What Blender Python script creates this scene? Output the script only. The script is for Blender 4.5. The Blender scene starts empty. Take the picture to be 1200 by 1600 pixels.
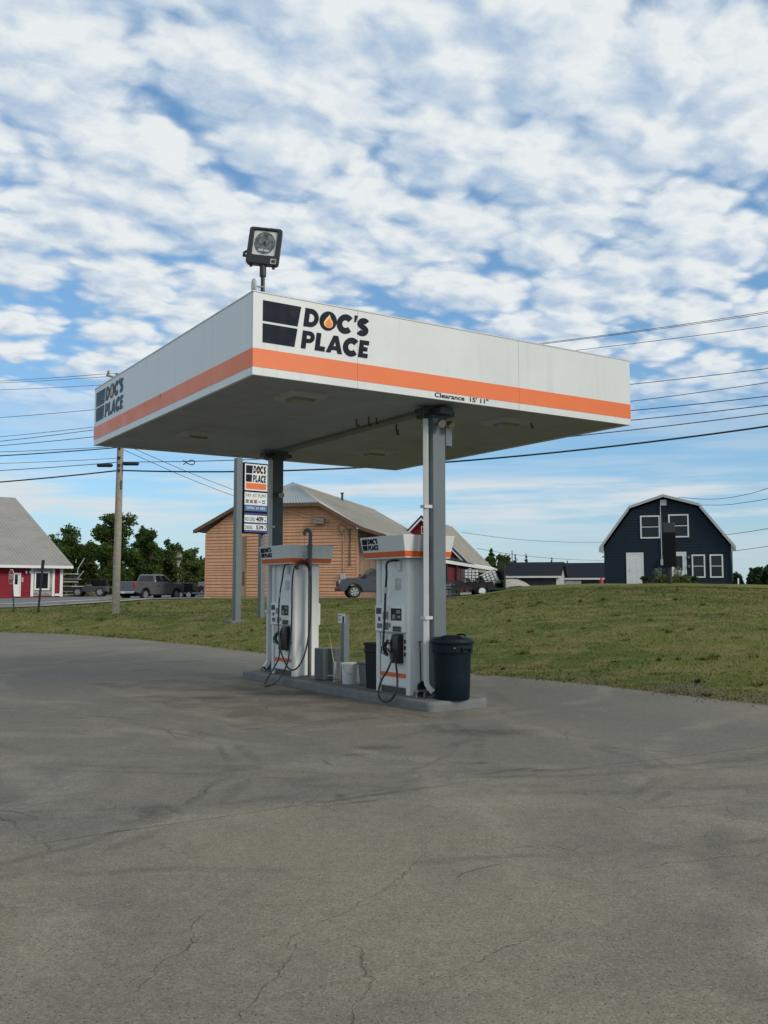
import bpy, bmesh, math, random
import numpy as np
from mathutils import Vector, Matrix, noise as mnoise
random.seed(7)
R = math.radians
scene = bpy.context.scene
COL = scene.collection

# ------------------------------------------------------------------ camera
CAM_H = 1.84
PITCH = 0.083
FPX = 1481.2                      # focal length in pixels of the 1200x1600 photograph
cam_d = bpy.data.cameras.new("camera")
cam = bpy.data.objects.new("camera", cam_d)
COL.objects.link(cam)
cam.location = (0, 0, CAM_H)
cam.rotation_euler = (math.pi/2 + PITCH, 0, 0)
cam_d.sensor_fit = 'VERTICAL'
cam_d.sensor_height = 36.0
cam_d.sensor_width = 27.0
cam_d.lens = FPX*36.0/1600.0
cam_d.clip_start = 0.1
cam_d.clip_end = 5000
scene.camera = cam
SKY_OX, SKY_OY = 0.0, 0.0
scene.render.resolution_x = 768
scene.render.resolution_y = 1024

# ------------------------------------------------------------------ light
SUN_AZ = math.atan2(-0.55, 0.78)          # direction towards the sun, from +x
SUN_EL = R(30)
sun_d = bpy.data.lights.new("sun", 'SUN')
sun_d.energy = 1.9
sun_d.angle = R(16)
sun_d.color = (1.0, 0.91, 0.77)
sun = bpy.data.objects.new("sun", sun_d)
COL.objects.link(sun)
sd = Vector((math.cos(SUN_EL)*math.cos(SUN_AZ), math.cos(SUN_EL)*math.sin(SUN_AZ), math.sin(SUN_EL)))
sun.rotation_euler = sd.to_track_quat('Z', 'Y').to_euler()
sun.location = (20, -20, 30)

vs = scene.view_settings
vs.view_transform = 'Standard'
vs.look = 'None'
vs.gamma = 1.0
vs.exposure = 0.05
vs.use_curve_mapping = False

# ------------------------------------------------------------------ node helper
class NT:
    def __init__(s, tree):
        s.t = tree; s.n = tree.nodes; s.l = tree.links
        for x in list(s.n): s.n.remove(x)
    def node(s, typ, ins=None, **kw):
        nd = s.n.new(typ)
        for k, v in kw.items(): setattr(nd, k, v)
        if ins:
            for k, v in ins.items(): s.put(nd.inputs[k], v)
        return nd
    def put(s, sock, v):
        if isinstance(v, bpy.types.NodeSocket): s.l.new(v, sock)
        elif isinstance(v, bpy.types.Node): s.l.new(v.outputs[0], sock)
        else:
            if sock.type == 'RGBA' and len(v) == 3: v = (*v, 1)
            sock.default_value = v
    def m(s, op, a, b=None, c=None, clamp=False):
        nd = s.n.new('ShaderNodeMath'); nd.operation = op; nd.use_clamp = clamp
        s.put(nd.inputs[0], a)
        if b is not None: s.put(nd.inputs[1], b)
        if c is not None: s.put(nd.inputs[2], c)
        return nd.outputs[0]
    def vm(s, op, a, b=None, scale=None):
        nd = s.n.new('ShaderNodeVectorMath'); nd.operation = op
        s.put(nd.inputs[0], a)
        if b is not None: s.put(nd.inputs[1], b)
        if scale is not None: s.put(nd.inputs[3], scale)
        return nd.outputs['Value'] if op in ('DOT_PRODUCT', 'LENGTH', 'DISTANCE') else nd.outputs[0]
    def mix(s, f, a, b):
        nd = s.n.new('ShaderNodeMix'); nd.data_type = 'RGBA'
        s.put(nd.inputs[0], f); s.put(nd.inputs[6], a); s.put(nd.inputs[7], b)
        return nd.outputs[2]
    def mul(s, a, f):
        "colour times scalar socket"
        return s.vm('SCALE', a, scale=f)
    def noise(s, vec, scale, detail=4, rough=0.5, dist=0.0, dim='3D', ntype='FBM'):
        nd = s.n.new('ShaderNodeTexNoise'); nd.noise_dimensions = dim; nd.noise_type = ntype
        s.put(nd.inputs['Vector'], vec); nd.inputs['Scale'].default_value = scale
        nd.inputs['Detail'].default_value = detail; nd.inputs['Roughness'].default_value = rough
        nd.inputs['Distortion'].default_value = dist
        return nd.outputs['Fac']
    def ramp(s, f, a, b):
        "linear map of a..b to 0..1, smooth"
        nd = s.n.new('ShaderNodeMapRange'); nd.interpolation_type = 'SMOOTHSTEP'
        s.put(nd.inputs[0], f); s.put(nd.inputs[1], a); s.put(nd.inputs[2], b)
        return nd.outputs[0]
    def lin(s, f, a, b, c, d):
        nd = s.n.new('ShaderNodeMapRange'); nd.clamp = True
        s.put(nd.inputs[0], f); s.put(nd.inputs[1], a); s.put(nd.inputs[2], b)
        s.put(nd.inputs[3], c); s.put(nd.inputs[4], d)
        return nd.outputs[0]
    def scalev(s, vec, sc):
        return s.vm('MULTIPLY', vec, sc)

#--WORLD--
# ------------------------------------------------------------------ world: sky with altocumulus
world = bpy.data.worlds.new("World"); scene.world = world
world.use_nodes = True
try:
    world.cycles.sampling_method = 'MANUAL'
    world.cycles.sample_map_resolution = 256
except Exception: pass
W = NT(world.node_tree)
tc = W.node('ShaderNodeTexCoord')
dirv = tc.outputs['Generated']
sky = W.node('ShaderNodeTexSky', sky_type='NISHITA')
sky.sun_disc = False
sky.sun_elevation = SUN_EL
sky.sun_rotation = math.pi/2 - SUN_AZ
sky.air_density = 1.0; sky.dust_density = 0.3; sky.ozone_density = 3.0
sep = W.node('ShaderNodeSeparateXYZ', {0: dirv})
el = sep.outputs[2]
dzz = W.m('ADD', W.m('MAXIMUM', el, 0.0), 0.20)
px = W.m('DIVIDE', sep.outputs[0], dzz)
py = W.m('DIVIDE', sep.outputs[1], dzz)
P = W.node('ShaderNodeCombineXYZ', {0: px, 1: py, 2: 0.0}).outputs[0]
P = W.vm('ADD', P, (SKY_OX, SKY_OY, 0))
rot = W.node('ShaderNodeVectorRotate', {'Vector': P, 'Angle': R(-28)}, rotation_type='Z_AXIS').outputs[0]
rot = W.vm('MULTIPLY', rot, (3.3, 4.0, 1.0))
wob = W.node('ShaderNodeTexNoise', {'Vector': rot, 'Scale': 1.8, 'Detail': 3.0}, noise_dimensions='2D').outputs['Color']
wob = W.vm('SUBTRACT', wob, (0.5, 0.5, 0.5))
rot = W.vm('ADD', rot, W.vm('SCALE', wob, scale=0.20))
def density(v, full=True):
    vo = W.node('ShaderNodeTexVoronoi', {'Vector': v, 'Scale': 1.9, 'Smoothness': 0.35, 'Randomness': 1.0},
                feature='SMOOTH_F1', voronoi_dimensions='2D').outputs['Distance']
    vo2 = W.node('ShaderNodeTexVoronoi', {'Vector': v, 'Scale': 6.0, 'Smoothness': 0.35, 'Randomness': 1.0},
                feature='SMOOTH_F1', voronoi_dimensions='2D').outputs['Distance']
    n1 = W.m('SUBTRACT', W.noise(v, 5.0, 9 if full else 5, 0.62, dim='2D'), 0.5)
    d = W.m('MULTIPLY_ADD', W.m('SUBTRACT', 0.36, vo), 1.15, W.m('MULTIPLY', n1, 0.50))
    return W.m('MULTIPLY_ADD', W.m('SUBTRACT', 0.33, vo2), 0.50, d)
big = W.m('SUBTRACT', W.noise(rot, 0.55, 2, 0.5, dim='2D'), 0.5)
d0 = density(rot)
d1 = density(W.vm('ADD', rot, (0.04, -0.22, 0.0)))
cover = W.lin(el, 0.16, 0.44, 0.43, 0.90)
dens = W.m('ADD', W.m('MULTIPLY_ADD', big, 0.50, d0), cover)
alpha = W.ramp(dens, 0.02, 0.56)
alpha = W.m('MULTIPLY', alpha, W.ramp(el, 0.15, 0.235))
# the side turned to the sun is bright, the thick base greyer
lit = W.ramp(W.m('SUBTRACT', d0, d1), -0.62, 0.62)
thick = W.ramp(dens, 0.45, 1.05)
bri = W.m('ADD', W.m('MULTIPLY', W.m('SUBTRACT', W.noise(rot, 9.0, 6, 0.65, dim='2D'), 0.5), 0.75), W.m('MULTIPLY', W.m('SUBTRACT', W.noise(rot, 2.6, 4, 0.6, dim='2D'), 0.5), 0.6))
bri = W.m('ADD', bri, W.m('SUBTRACT', W.m('MULTIPLY_ADD', lit, 1.0, 0.10), W.m('MULTIPLY', thick, 0.07)), clamp=True)
ccol = W.mix(bri, (4.4, 5.8, 7.6), (8.7, 9.15, 9.3))
# thin streaks low over the horizon
st = W.noise(W.vm('MULTIPLY', dirv, (5.0, 5.0, 60.0)), 1.0, 5, 0.55)
band = W.m('MULTIPLY', W.ramp(el, 0.055, 0.085), W.m('SUBTRACT', 1.0, W.ramp(el, 0.108, 0.122)))
st2 = W.m('MULTIPLY', W.ramp(st, 0.40, 0.64), W.m('MULTIPLY_ADD', band, 0.7, 0.30))
st2 = W.m('MULTIPLY', st2, W.m('SUBTRACT', 1.0, W.ramp(el, 0.16, 0.22)))
skyc = W.mix(0.3, W.vm('MULTIPLY', sky.outputs[0], (1.2, 1.38, 1.45)), (2.4, 5.2, 8.6))
low = W.m('SUBTRACT', 1.0, W.ramp(el, -0.02, 0.13))
skyc = W.mix(W.m('MULTIPLY', low, 0.70), skyc, (4.9, 6.1, 7.0))
skyc = W.mix(st2, skyc, (7.2, 7.9, 8.3))
colr = W.mix(alpha, skyc, ccol)
bg = W.node('ShaderNodeBackground', {'Color': colr, 'Strength': 0.09})
out = W.node('ShaderNodeOutputWorld', {'Surface': bg.outputs[0]})
#--ENDWORLD--

# ------------------------------------------------------------------ measuring helpers (photo pixel -> point in the place)
CP, SP = math.cos(PITCH), math.sin(PITCH)
def ray(qx, qy):
    dx = (qx-600)/FPX; dy = -(qy-800)/FPX
    return Vector((dx, CP-dy*SP, SP+dy*CP))
def atd(qx, qy, d):
    r = ray(qx, qy); return r*(d/r.y)+Vector((0, 0, CAM_H))
def atz(qx, qy, z):
    r = ray(qx, qy); return r*((z-CAM_H)/r.z)+Vector((0, 0, CAM_H))

# ------------------------------------------------------------------ mesh builder
class MB:
    def __init__(s): s.v = []; s.f = []; s.M = Matrix.Identity(4); s.sm = []
    def vert(s, p): s.v.append(s.M @ Vector(p)); return len(s.v)-1
    def face(s, pts, smooth=False):
        s.f.append([s.vert(p) for p in pts]); s.sm.append(smooth)
    def at(s, loc=(0,0,0), rz=0, rx=0, ry=0, sc=1):
        s.M = Matrix.Translation(loc) @ Matrix.Rotation(rz,4,'Z') @ Matrix.Rotation(ry,4,'Y') @ Matrix.Rotation(rx,4,'X') @ Matrix.Scale(sc,4); return s
    def box(s, x0,x1,y0,y1,z0,z1):
        b = [s.vert(p) for p in ((x0,y0,z0),(x1,y0,z0),(x1,y1,z0),(x0,y1,z0),(x0,y0,z1),(x1,y0,z1),(x1,y1,z1),(x0,y1,z1))]
        for q in ((0,3,2,1),(4,5,6,7),(0,1,5,4),(1,2,6,5),(2,3,7,6),(3,0,4,7)):
            s.f.append([b[i] for i in q]); s.sm.append(False)
        return s
    def cbox(s, c, d): return s.box(c[0]-d[0]/2,c[0]+d[0]/2,c[1]-d[1]/2,c[1]+d[1]/2,c[2]-d[2]/2,c[2]+d[2]/2)
    def prism(s, poly, a, b, axis='y'):
        "poly in the two other axes, extruded a..b along axis"
        def P(p, t):
            return {'y': (p[0],t,p[1]), 'x': (t,p[0],p[1]), 'z': (p[0],p[1],t)}[axis]
        n = len(poly)
        A = [s.vert(P(p,a)) for p in poly]; B = [s.vert(P(p,b)) for p in poly]
        s.f.append(A[::-1]); s.f.append(B); s.sm += [False, False]
        for i in range(n):
            j = (i+1) % n; s.f.append([A[i],A[j],B[j],B[i]]); s.sm.append(False)
        return s
    def loft(s, rings, cap=True, smooth=False, closed=True):
        ids = [[s.vert(p) for p in r] for r in rings]
        n = len(ids[0])
        for a, b in zip(ids, ids[1:]):
            for i in range(n if closed else n-1):
                j = (i+1) % n; s.f.append([a[i],a[j],b[j],b[i]]); s.sm.append(smooth)
        if cap: s.f.append(ids[0][::-1]); s.f.append(ids[-1]); s.sm += [False, False]
        return s
    def tube(s, pts, r, n=8, cap=True):
        pts = [Vector(p) for p in pts]; rr = r if isinstance(r,(list,tuple)) else [r]*len(pts)
        rings = []; up = None
        for i, p in enumerate(pts):
            t = (pts[min(i+1,len(pts)-1)]-pts[max(i-1,0)]).normalized()
            if up is None:
                up = Vector((0,0,1)) if abs(t.z) < .9 else Vector((1,0,0))
            a = t.cross(up).normalized(); up = a.cross(t).normalized()
            rings.append([p+a*math.cos(2*math.pi*k/n)*rr[i]+up*math.sin(2*math.pi*k/n)*rr[i] for k in range(n)])
        return s.loft(rings, cap, True)
    def cyl(s, p0, p1, r0, r1=None, n=16): return s.tube([p0,p1],[r0, r0 if r1 is None else r1], n)
    def lathe(s, prof, c=(0,0,0), n=28, cap=True):
        return s.loft([[ (c[0]+r*math.cos(2*math.pi*k/n), c[1]+r*math.sin(2*math.pi*k/n), c[2]+z) for k in range(n)] for r, z in prof], cap, True)
    def build(s, name, mat, parent=None, bevel=0, seg=2, angle=35):
        me = bpy.data.meshes.new(name); me.from_pydata([tuple(v) for v in s.v], [], s.f)
        me.polygons.foreach_set('use_smooth', [bool(x) for x in s.sm])
        me.update()
        if any(s.sm):
            try: me.set_sharp_from_angle(angle=R(angle))
            except Exception: pass
        me.materials.append(mat)
        o = bpy.data.objects.new(name, me); COL.objects.link(o)
        if parent: o.parent = parent
        if bevel:
            bm = bmesh.new(); bm.from_mesh(me); bmesh.ops.remove_doubles(bm, verts=bm.verts, dist=1e-5)
            bm.to_mesh(me); bm.free()
            md = o.modifiers.new('bevel', 'BEVEL'); md.width = bevel; md.segments = seg; md.limit_method = 'ANGLE'; md.angle_limit = R(40)
            md.harden_normals = False
            for p in me.polygons: p.use_smooth = True
            try: me.set_sharp_from_angle(angle=R(50))
            except Exception: pass
        return o
def tag(o, label=None, cat=None, group=None, kind=None):
    if label: o['label'] = label
    if cat: o['category'] = cat
    if group: o['group'] = group
    if kind: o['kind'] = kind
    return o
def thing(name, label, cat, loc=(0,0,0), rz=0, group=None, rx=0, ry=0):
    o = bpy.data.objects.new(name, None); COL.objects.link(o)
    o.empty_display_size = .2; o.location = loc; o.rotation_euler = (rx,ry,rz)
    return tag(o, label, cat, group)
def copy_thing(r, loc, rz, label, group=None, rot=None):
    c = r.copy(); COL.objects.link(c); c.location = loc; c.rotation_euler = rot or (0,0,rz)
    tag(c, label, None, group)
    def rec(a, b):
        for ch in [k for k in bpy.data.objects if k.parent == a]:
            d = ch.copy(); COL.objects.link(d); d.parent = b; rec(ch, d)
    rec(r, c); return c

# ------------------------------------------------------------------ materials
MATS = {}
def newmat(name):
    m = bpy.data.materials.new(name); m.use_nodes = True; n = NT(m.node_tree)
    b = n.node('ShaderNodeBsdfPrincipled'); o = n.node('ShaderNodeOutputMaterial', {'Surface': b.outputs[0]})
    return m, n, b
def obco(n):
    g = n.node('ShaderNodeNewGeometry'); return g.outputs['Position']
def paint(name, col, rough=.5, var=.12, scale=3.0, metal=0, bump=0, bscale=60, dirt=0, dirtcol=(.16,.13,.10), spec=.5):
    if name in MATS: return MATS[name]
    m, n, b = newmat(name)
    co = obco(n)
    f = n.noise(co, scale, 5, .6)
    k = n.lin(f, .3, .7, 1-var, 1+var)
    c = n.mul(col, k)
    if dirt:
        df = n.ramp(n.noise(co, scale*1.7, 6, .7, .4), .48, .75)
        c = n.mix(n.m('MULTIPLY', df, dirt), c, dirtcol)
    n.put(b.inputs['Base Color'], c)
    n.put(b.inputs['Roughness'], n.lin(n.noise(co, scale*3, 3), .3, .7, max(.03,rough-.08), min(1,rough+.08)))
    b.inputs['Metallic'].default_value = metal
    b.inputs['Specular IOR Level'].default_value = spec
    if bump:
        bp = n.node('ShaderNodeBump', {'Height': n.noise(co, bscale, 4), 'Strength': bump, 'Distance': .01})
        n.put(b.inputs['Normal'], bp.outputs[0])
    MATS[name] = m; return m
def glassmat(name, col=(.02,.025,.03), rough=.06, sp=.35):
    if name in MATS: return MATS[name]
    m, n, b = newmat(name)
    f = n.noise(obco(n), 1.3, 3)
    n.put(b.inputs['Base Color'], n.mul(col, n.lin(f,.3,.7,.7,1.3)))
    b.inputs['Roughness'].default_value = rough
    b.inputs['Specular IOR Level'].default_value = sp
    MATS[name] = m; return m

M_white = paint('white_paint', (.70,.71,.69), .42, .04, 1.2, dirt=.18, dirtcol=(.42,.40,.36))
M_fascia0 = paint('fascia_white', (.66,.675,.665), .38, .03, .6, dirt=.10, dirtcol=(.45,.44,.41))
M_orange = paint('orange_stripe', (.78,.165,.035), .4, .06, .8)
M_orange2 = paint('orange_decal', (.68,.12,.025), .35, .05, 2)
M_navy = paint('logo_navy', (.008,.013,.024), .6, .1, 2, spec=.15)
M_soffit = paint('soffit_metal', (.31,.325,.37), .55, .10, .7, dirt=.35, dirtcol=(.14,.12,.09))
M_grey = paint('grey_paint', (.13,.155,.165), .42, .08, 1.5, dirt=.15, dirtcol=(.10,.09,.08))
M_greycol = paint('column_shade_box_grey', (.070,.085,.092), .45, .08, 1.5, dirt=.2, dirtcol=(.05,.05,.045))  # box cover grey; on the far column partly shade put into the colour
M_greyd = paint('grey_paint_dark', (.045,.055,.06), .5, .1, 2)
M_kerb = paint('kerb_paint', (.155,.162,.162), .75, .15, 4, bump=.5, bscale=60, dirt=.5, dirtcol=(.13,.12,.10))
M_kerbtop = paint('island_top', (.13,.125,.112), .85, .2, 5, bump=.5, bscale=50, dirt=.6, dirtcol=(.07,.065,.06))
M_black = paint('black_rubber', (.012,.012,.013), .5, .15, 8)
M_dark = paint('dark_metal', (.02,.021,.023), .45, .15, 4)
M_pvc = paint('white_pipe', (.58,.59,.57), .4, .05, 3, dirt=.25, dirtcol=(.3,.28,.25))
M_lens = paint('light_lens', (.45,.46,.42), .3, .05, 6)
M_chrome = paint('bare_metal', (.55,.55,.54), .3, .06, 6, metal=1)
M_screen = glassmat('screen_glass', (.012,.014,.016), .15)
M_glass = glassmat('window_glass', (.012,.016,.02), .05)
M_glass2 = glassmat('vehicle_glass', (.01,.013,.016), .04, .6)
M_keypad = paint('keypad_grey', (.22,.22,.22), .5, .1, 6)
M_green = paint('nozzle_green', (.012,.08,.04), .4, .1, 6)
M_red_saddle = paint('dark_red_plastic', (.10,.008,.008), .4, .1, 4)
M_navybar = paint('navy_plastic', (.003,.010,.017), .5, .12, 3, bump=.2, bscale=25, dirt=.2, dirtcol=(.014,.018,.02), spec=.2)
M_blackbin = paint('black_plastic', (.006,.007,.010), .5, .15, 4, dirt=.2, dirtcol=(.02,.02,.02), spec=.25)
M_greybin = paint('grey_plastic', (.13,.14,.14), .5, .08, 4)
M_bucket = paint('bucket_white', (.62,.62,.58), .45, .04, 5, dirt=.2, dirtcol=(.35,.33,.29))
M_yellow = paint('yellow_stick', (.42,.36,.07), .6, .1, 10)
M_galv = paint('galvanised', (.42,.43,.43), .45, .12, 8, metal=.6)
M_signwhite = paint('sign_white', (.72,.73,.72), .4, .03, 2)
M_blue = paint('sign_blue', (.02,.05,.22), .4, .06, 2)
M_bluegrey = paint('sign_blue_grey', (.07,.14,.20), .4, .06, 2)
M_bluetxt = paint('sign_blue_band', (.02,.12,.42), .4, .06, 2)
M_teal = paint('logo_faded_teal', (.035,.075,.10), .5, .12, 2, spec=.2)
M_ink = paint('ink_black', (.006,.006,.007), .6, .05, 2, spec=.15)
M_inkgrey = paint('ink_grey', (.12,.13,.14), .5, .05, 2)
M_signred = paint('sign_red', (.42,.02,.025), .45, .06, 2)
M_flame_y = paint('flame_yellow', (.85,.62,.16), .4, .03, 2)
M_flame_o = paint('flame_orange', (.80,.16,.03), .4, .03, 2)
M_wood = paint('pole_wood', (.29,.255,.205), .85, .22, 9, bump=.6, bscale=30)
M_wire = paint('wire_black', (.012,.012,.014), .6, .05, 1)
M_trim = paint('trim_white', (.70,.71,.70), .5, .05, 1)
M_trimgrey = paint('trim_grey', (.42,.43,.44), .5, .05, 1)
M_rust = paint('rusty_metal', (.09,.05,.03), .8, .2, 9)

def fascia_mat():
    m, n, b = newmat('fascia_panel'); co = obco(n)
    st = n.noise(n.vm('MULTIPLY', co, (7,7,.35)), 1.0, 5, .65); bl = n.noise(co, .7, 4, .6)
    c = n.mul((.66,.675,.665), n.lin(bl,.3,.7,.96,1.03))
    c = n.mix(n.m('MULTIPLY', n.ramp(st,.50,.78), .28), c, (.44,.43,.39))
    n.put(b.inputs['Base Color'], c); n.put(b.inputs['Roughness'], n.lin(bl,.3,.7,.3,.45))
    bp = n.node('ShaderNodeBump', {'Height': n.noise(co, 1.6, 2), 'Strength': .25, 'Distance': .03}); n.put(b.inputs['Normal'], bp.outputs[0])
    return m
M_fascia = fascia_mat()
# ------------------------------------------------------------------ logo lettering
def arc(cx, cy, r, a0, a1, n=20, ry=None):
    ry = r if ry is None else ry
    return [(cx+r*math.cos(R(a0+(a1-a0)*i/n)), cy+ry*math.sin(R(a0+(a1-a0)*i/n))) for i in range(n+1)]
def thick(line, w):
    L = [Vector((p[0],p[1])) for p in line]; A=[]; B=[]
    for i, p in enumerate(L):
        t = (L[min(i+1,len(L)-1)]-L[max(i-1,0)]).normalized(); nn = Vector((-t.y,t.x))*w/2
        A.append(tuple(p+nn)); B.append(tuple(p-nn))
    return [A+B[::-1]]
# each glyph: (list of outlines in a unit-height box, advance width)
def glyph(ch):
    w = .335
    if ch == 'D':
        o = [(0,0),(.36,0)]+arc(.36,.5,.5,-90,90)+[(0,1)]
        i = [(.29,.27),(.37,.27)]+arc(.37,.5,.23,-90,90)+[(.29,.73)]
        return [o,i], .90
    if ch == 'O': return [arc(.53,.5,.53,0,360,40)[:-1]], 1.08
    if ch == 'C': return thick(arc(.52,.5,.38,42,318,30), w), 1.00
    if ch == 'S':
        line = arc(.40,.735,.150,25,90,8,.135)[:]+arc(.40,.70,.20,90,250,14,.17)[1:]
        line = arc(.42,.695,.245,28,215,18,.165)
        line2 = arc(.38,.305,.245,35,-152,18,.165)
        return thick(line+line2, w*.92), .86
    if ch == 'P':
        o = [(0,0),(.29,0),(.29,.34),(.44,.34)]+arc(.44,.67,.33,-90,90)+[(0,1)]
        i = [(.28,.57),(.42,.57)]+arc(.42,.67,.10,-90,90)+[(.28,.77)]
        return [o,i], .84
    if ch == 'L': return [[(0,0),(.62,0),(.62,.27),(.29,.27),(.29,1),(0,1)]], .68
    if ch == 'A':
        return [[(0,0),(.30,0),(.36,.17),(.68,.17),(.74,0),(1.04,0),(.67,1),(.37,1)], [(.44,.40),(.60,.40),(.52,.66)]], 1.05
    if ch == 'E': return [[(0,0),(.62,0),(.62,.25),(.29,.25),(.29,.38),(.56,.38),(.56,.62),(.29,.62),(.29,.75),(.62,.75),(.62,1),(0,1)]], .70
    if ch == "'": return [[(.03,.70),(.13,.70),(.23,1.08),(.01,1.08)]], .20
def word(text, x0, x1, z0, z1, slant=.13, depth=.004, gap=.015):
    "returns polys in (x,z) and O centre"
    polys = []; x = 0; oc = None; h = z1-z0
    for ch in text:
        g, adv = glyph(ch)
        for pl in g: polys.append([(p[0]+x, p[1]) for p in pl])
        if ch == 'O': oc = (x+.53, .5)
        x += adv+gap
    tot = x-gap
    tr = lambda p: (x0+(p[0]+(p[1])*slant)/(tot+slant)*(x1-x0), z0+p[1]*h)
    return [[tr(p) for p in pl] for pl in polys], (tr(oc) if oc else None)
def flat_shape(name, polys, mat, parent, frame, depth=.004):
    "2D outlines (even-odd holes) -> thin solid; frame maps (a,b,out) to the parent's space"
    cu = bpy.data.curves.new(name, 'CURVE'); cu.dimensions = '2D'; cu.fill_mode = 'BOTH'; cu.extrude = depth/2
    for pl in polys:
        sp = cu.splines.new('POLY'); sp.points.add(len(pl)-1)
        for q, p in zip(sp.points, pl): q.co = (p[0], p[1], 0, 1)
        sp.use_cyclic_u = True
    return curve_to_obj(name, cu, mat, parent, frame, depth)
def curve_to_obj(name, cu, mat, parent, frame, depth):
    t = bpy.data.objects.new('tmp', cu); COL.objects.link(t)
    bpy.context.view_layer.update()
    me = bpy.data.meshes.new_from_object(t.evaluated_get(bpy.context.evaluated_depsgraph_get()))
    bpy.data.objects.remove(t); bpy.data.curves.remove(cu)
    for v in me.vertices: v.co = frame @ Vector((v.co.x, v.co.y, v.co.z+depth/2))
    me.name = name; me.materials.clear(); me.materials.append(mat)
    o = bpy.data.objects.new(name, me); COL.objects.link(o)
    if parent: o.parent = parent
    return o
def frame_of(origin, ax, up):
    ax = Vector(ax).normalized(); up = Vector(up).normalized(); n = ax.cross(up)
    return Matrix(((ax.x,up.x,n.x,origin[0]),(ax.y,up.y,n.y,origin[1]),(ax.z,up.z,n.z,origin[2]),(0,0,0,1)))
def text(name, body, w, h, mat, parent, frame, bold=0, align='LEFT', depth=.003, spc=1.0):
    "text fitted to width w and cap height h, lower left at the frame's origin"
    cu = bpy.data.curves.new(name, 'FONT'); cu.body = body; cu.size = 1; cu.offset = bold; cu.extrude = depth/2; cu.space_character = spc
    t = bpy.data.objects.new('tmp', cu); COL.objects.link(t); bpy.context.view_layer.update()
    me = bpy.data.meshes.new_from_object(t.evaluated_get(bpy.context.evaluated_depsgraph_get()))
    xs = [v.co.x for v in me.vertices]; ys = [v.co.y for v in me.vertices]
    sx = w/(max(xs)-min(xs)); sy = h/.70
    x0 = min(xs); bpy.data.objects.remove(t); bpy.data.curves.remove(cu)
    for v in me.vertices: v.co = frame @ Vector(((v.co.x-x0)*sx, v.co.y*sy, v.co.z+depth/2))
    me.name = name; me.materials.clear(); me.materials.append(mat)
    o = bpy.data.objects.new(name, me); COL.objects.link(o)
    if parent: o.parent = parent
    return o
def flame(cx, cy, r):
    "teardrop outline with a licking tip"
    pts = [(0,-.95),(.45,-.85),(.78,-.5),(.82,-.05),(.62,.4),(.45,.55),(.40,.75),(.22,1.25),(.05,1.0),(-.30,.62),(-.62,.2),(-.80,-.2),(-.76,-.55),(-.45,-.86)]
    return [(cx+p[0]*r, cy+p[1]*r) for p in pts]
def logo(parent, frame, W_, H_, apostrophe=True, small=False, ink=None):
    "brand mark W_ wide, H_ high; lower left at the frame's origin: two slanted blocks and two words"
    ink = ink or M_navy
    kx = lambda x: x*W_; kz = lambda z: z*H_
    b1 = [(0,.51),(.306,.51),(.338,1.0),(0,1.0)]; b2 = [(0,0),(.279,0),(.305,.45),(0,.45)]
    flat_shape('logo_block', [[(kx(p[0]),kz(p[1])) for p in b1]], ink, parent, frame)
    flat_shape('logo_block', [[(kx(p[0]),kz(p[1])) for p in b2]], ink, parent, frame)
    t1 = "DOC'S" if apostrophe else 'DOCS'
    pl, oc = word(t1, kx(.358), kx(1.0), kz(.545), kz(1.0))
    flat_shape('logo_lettering', pl, ink, parent, frame)
    pl, _ = word('PLACE', kx(.336), kx(.995), 0, kz(.44))
    flat_shape('logo_lettering', pl, ink, parent, frame)
    if not small:
        fr_ = min(kz(.155), kx(.052)); f2 = frame @ Matrix.Translation((0,0,.003)); f3 = frame @ Matrix.Translation((0,0,.0055))
        flat_shape('logo_flame', [flame(oc[0]-.0*W_, oc[1]-.03*H_, fr_)], M_flame_y, parent, f2)
        flat_shape('logo_flame_core', [flame(oc[0]+.002*W_, oc[1]-.055*H_, fr_*.74)], M_flame_o, parent, f3)

# ------------------------------------------------------------------ terrain
EDGE = [(-400,90),(-120,66),(-60,58),(-40,52),(-22,45.5),(-17.1,42.5),(-13.6,40.6),(-9.9,36.9),(-6.5,32.5),(-3.8,28.5),(-1.7,25.9),(0,23.7),(2.1,21.0),(3.3,19.8),(4.3,18.5),(5.1,17.1),(6.2,15.4),(9,11.2),(14,5),(22,-4),(60,-40),(400,-300)]
def interp(T, x):
    if x <= T[0][0]: return T[0][1]
    for (a,b),(c,d) in zip(T,T[1:]):
        if x <= c: return b+(d-b)*(x-a)/(c-a)
    return T[-1][1]
CREST_D = [(-600,60),(0,52),(181,52),(300,57),(560,58),(700,58),(800,62),(940,64),(1060,66),(1200,68),(1800,70)]
CREST_Y = [(-600,958),(0,950),(181,939.5),(240,938),(300,936),(560,935.5),(700,933),(740,930),(800,918),(860,915),(940,912),(1060,911),(1147,913),(1200,914),(1800,920)]
def edge_y(x): return interp(EDGE, x)
def sstep(t): t = max(0,min(1,t)); return t*t*(3-2*t)
def T(x, y):
    if y < 6: q = 1800.0 if x > 2 else -600.0
    else: q = max(-600, min(1800, 600+FPX*x/y))
    ey = edge_y(x); cd = interp(CREST_D, q); zc = CAM_H-(interp(CREST_Y, q)-923.3)*cd/FPX
    if y < 6: zc = .9 if x < 0 else 1.9; cd = 66
    if cd < ey+6: cd = ey+6
    t = (y-ey)/(cd-ey)
    if t <= 0: return 0.0
    if t < 1:
        return zc*(t**.80)*(.35+.65*sstep(t*2.2) if t < .4545 else 1.0)
    # beyond the crest
    k = sstep((y-cd)/45)
    far = 1.30 if q < 500 else (1.30+(2.15-1.30)*sstep((q-500)/350))
    return zc+(far-zc)*k
def wob(x, y, s, a): return a*mnoise.noise(Vector((x*s, y*s, 0)))
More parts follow.
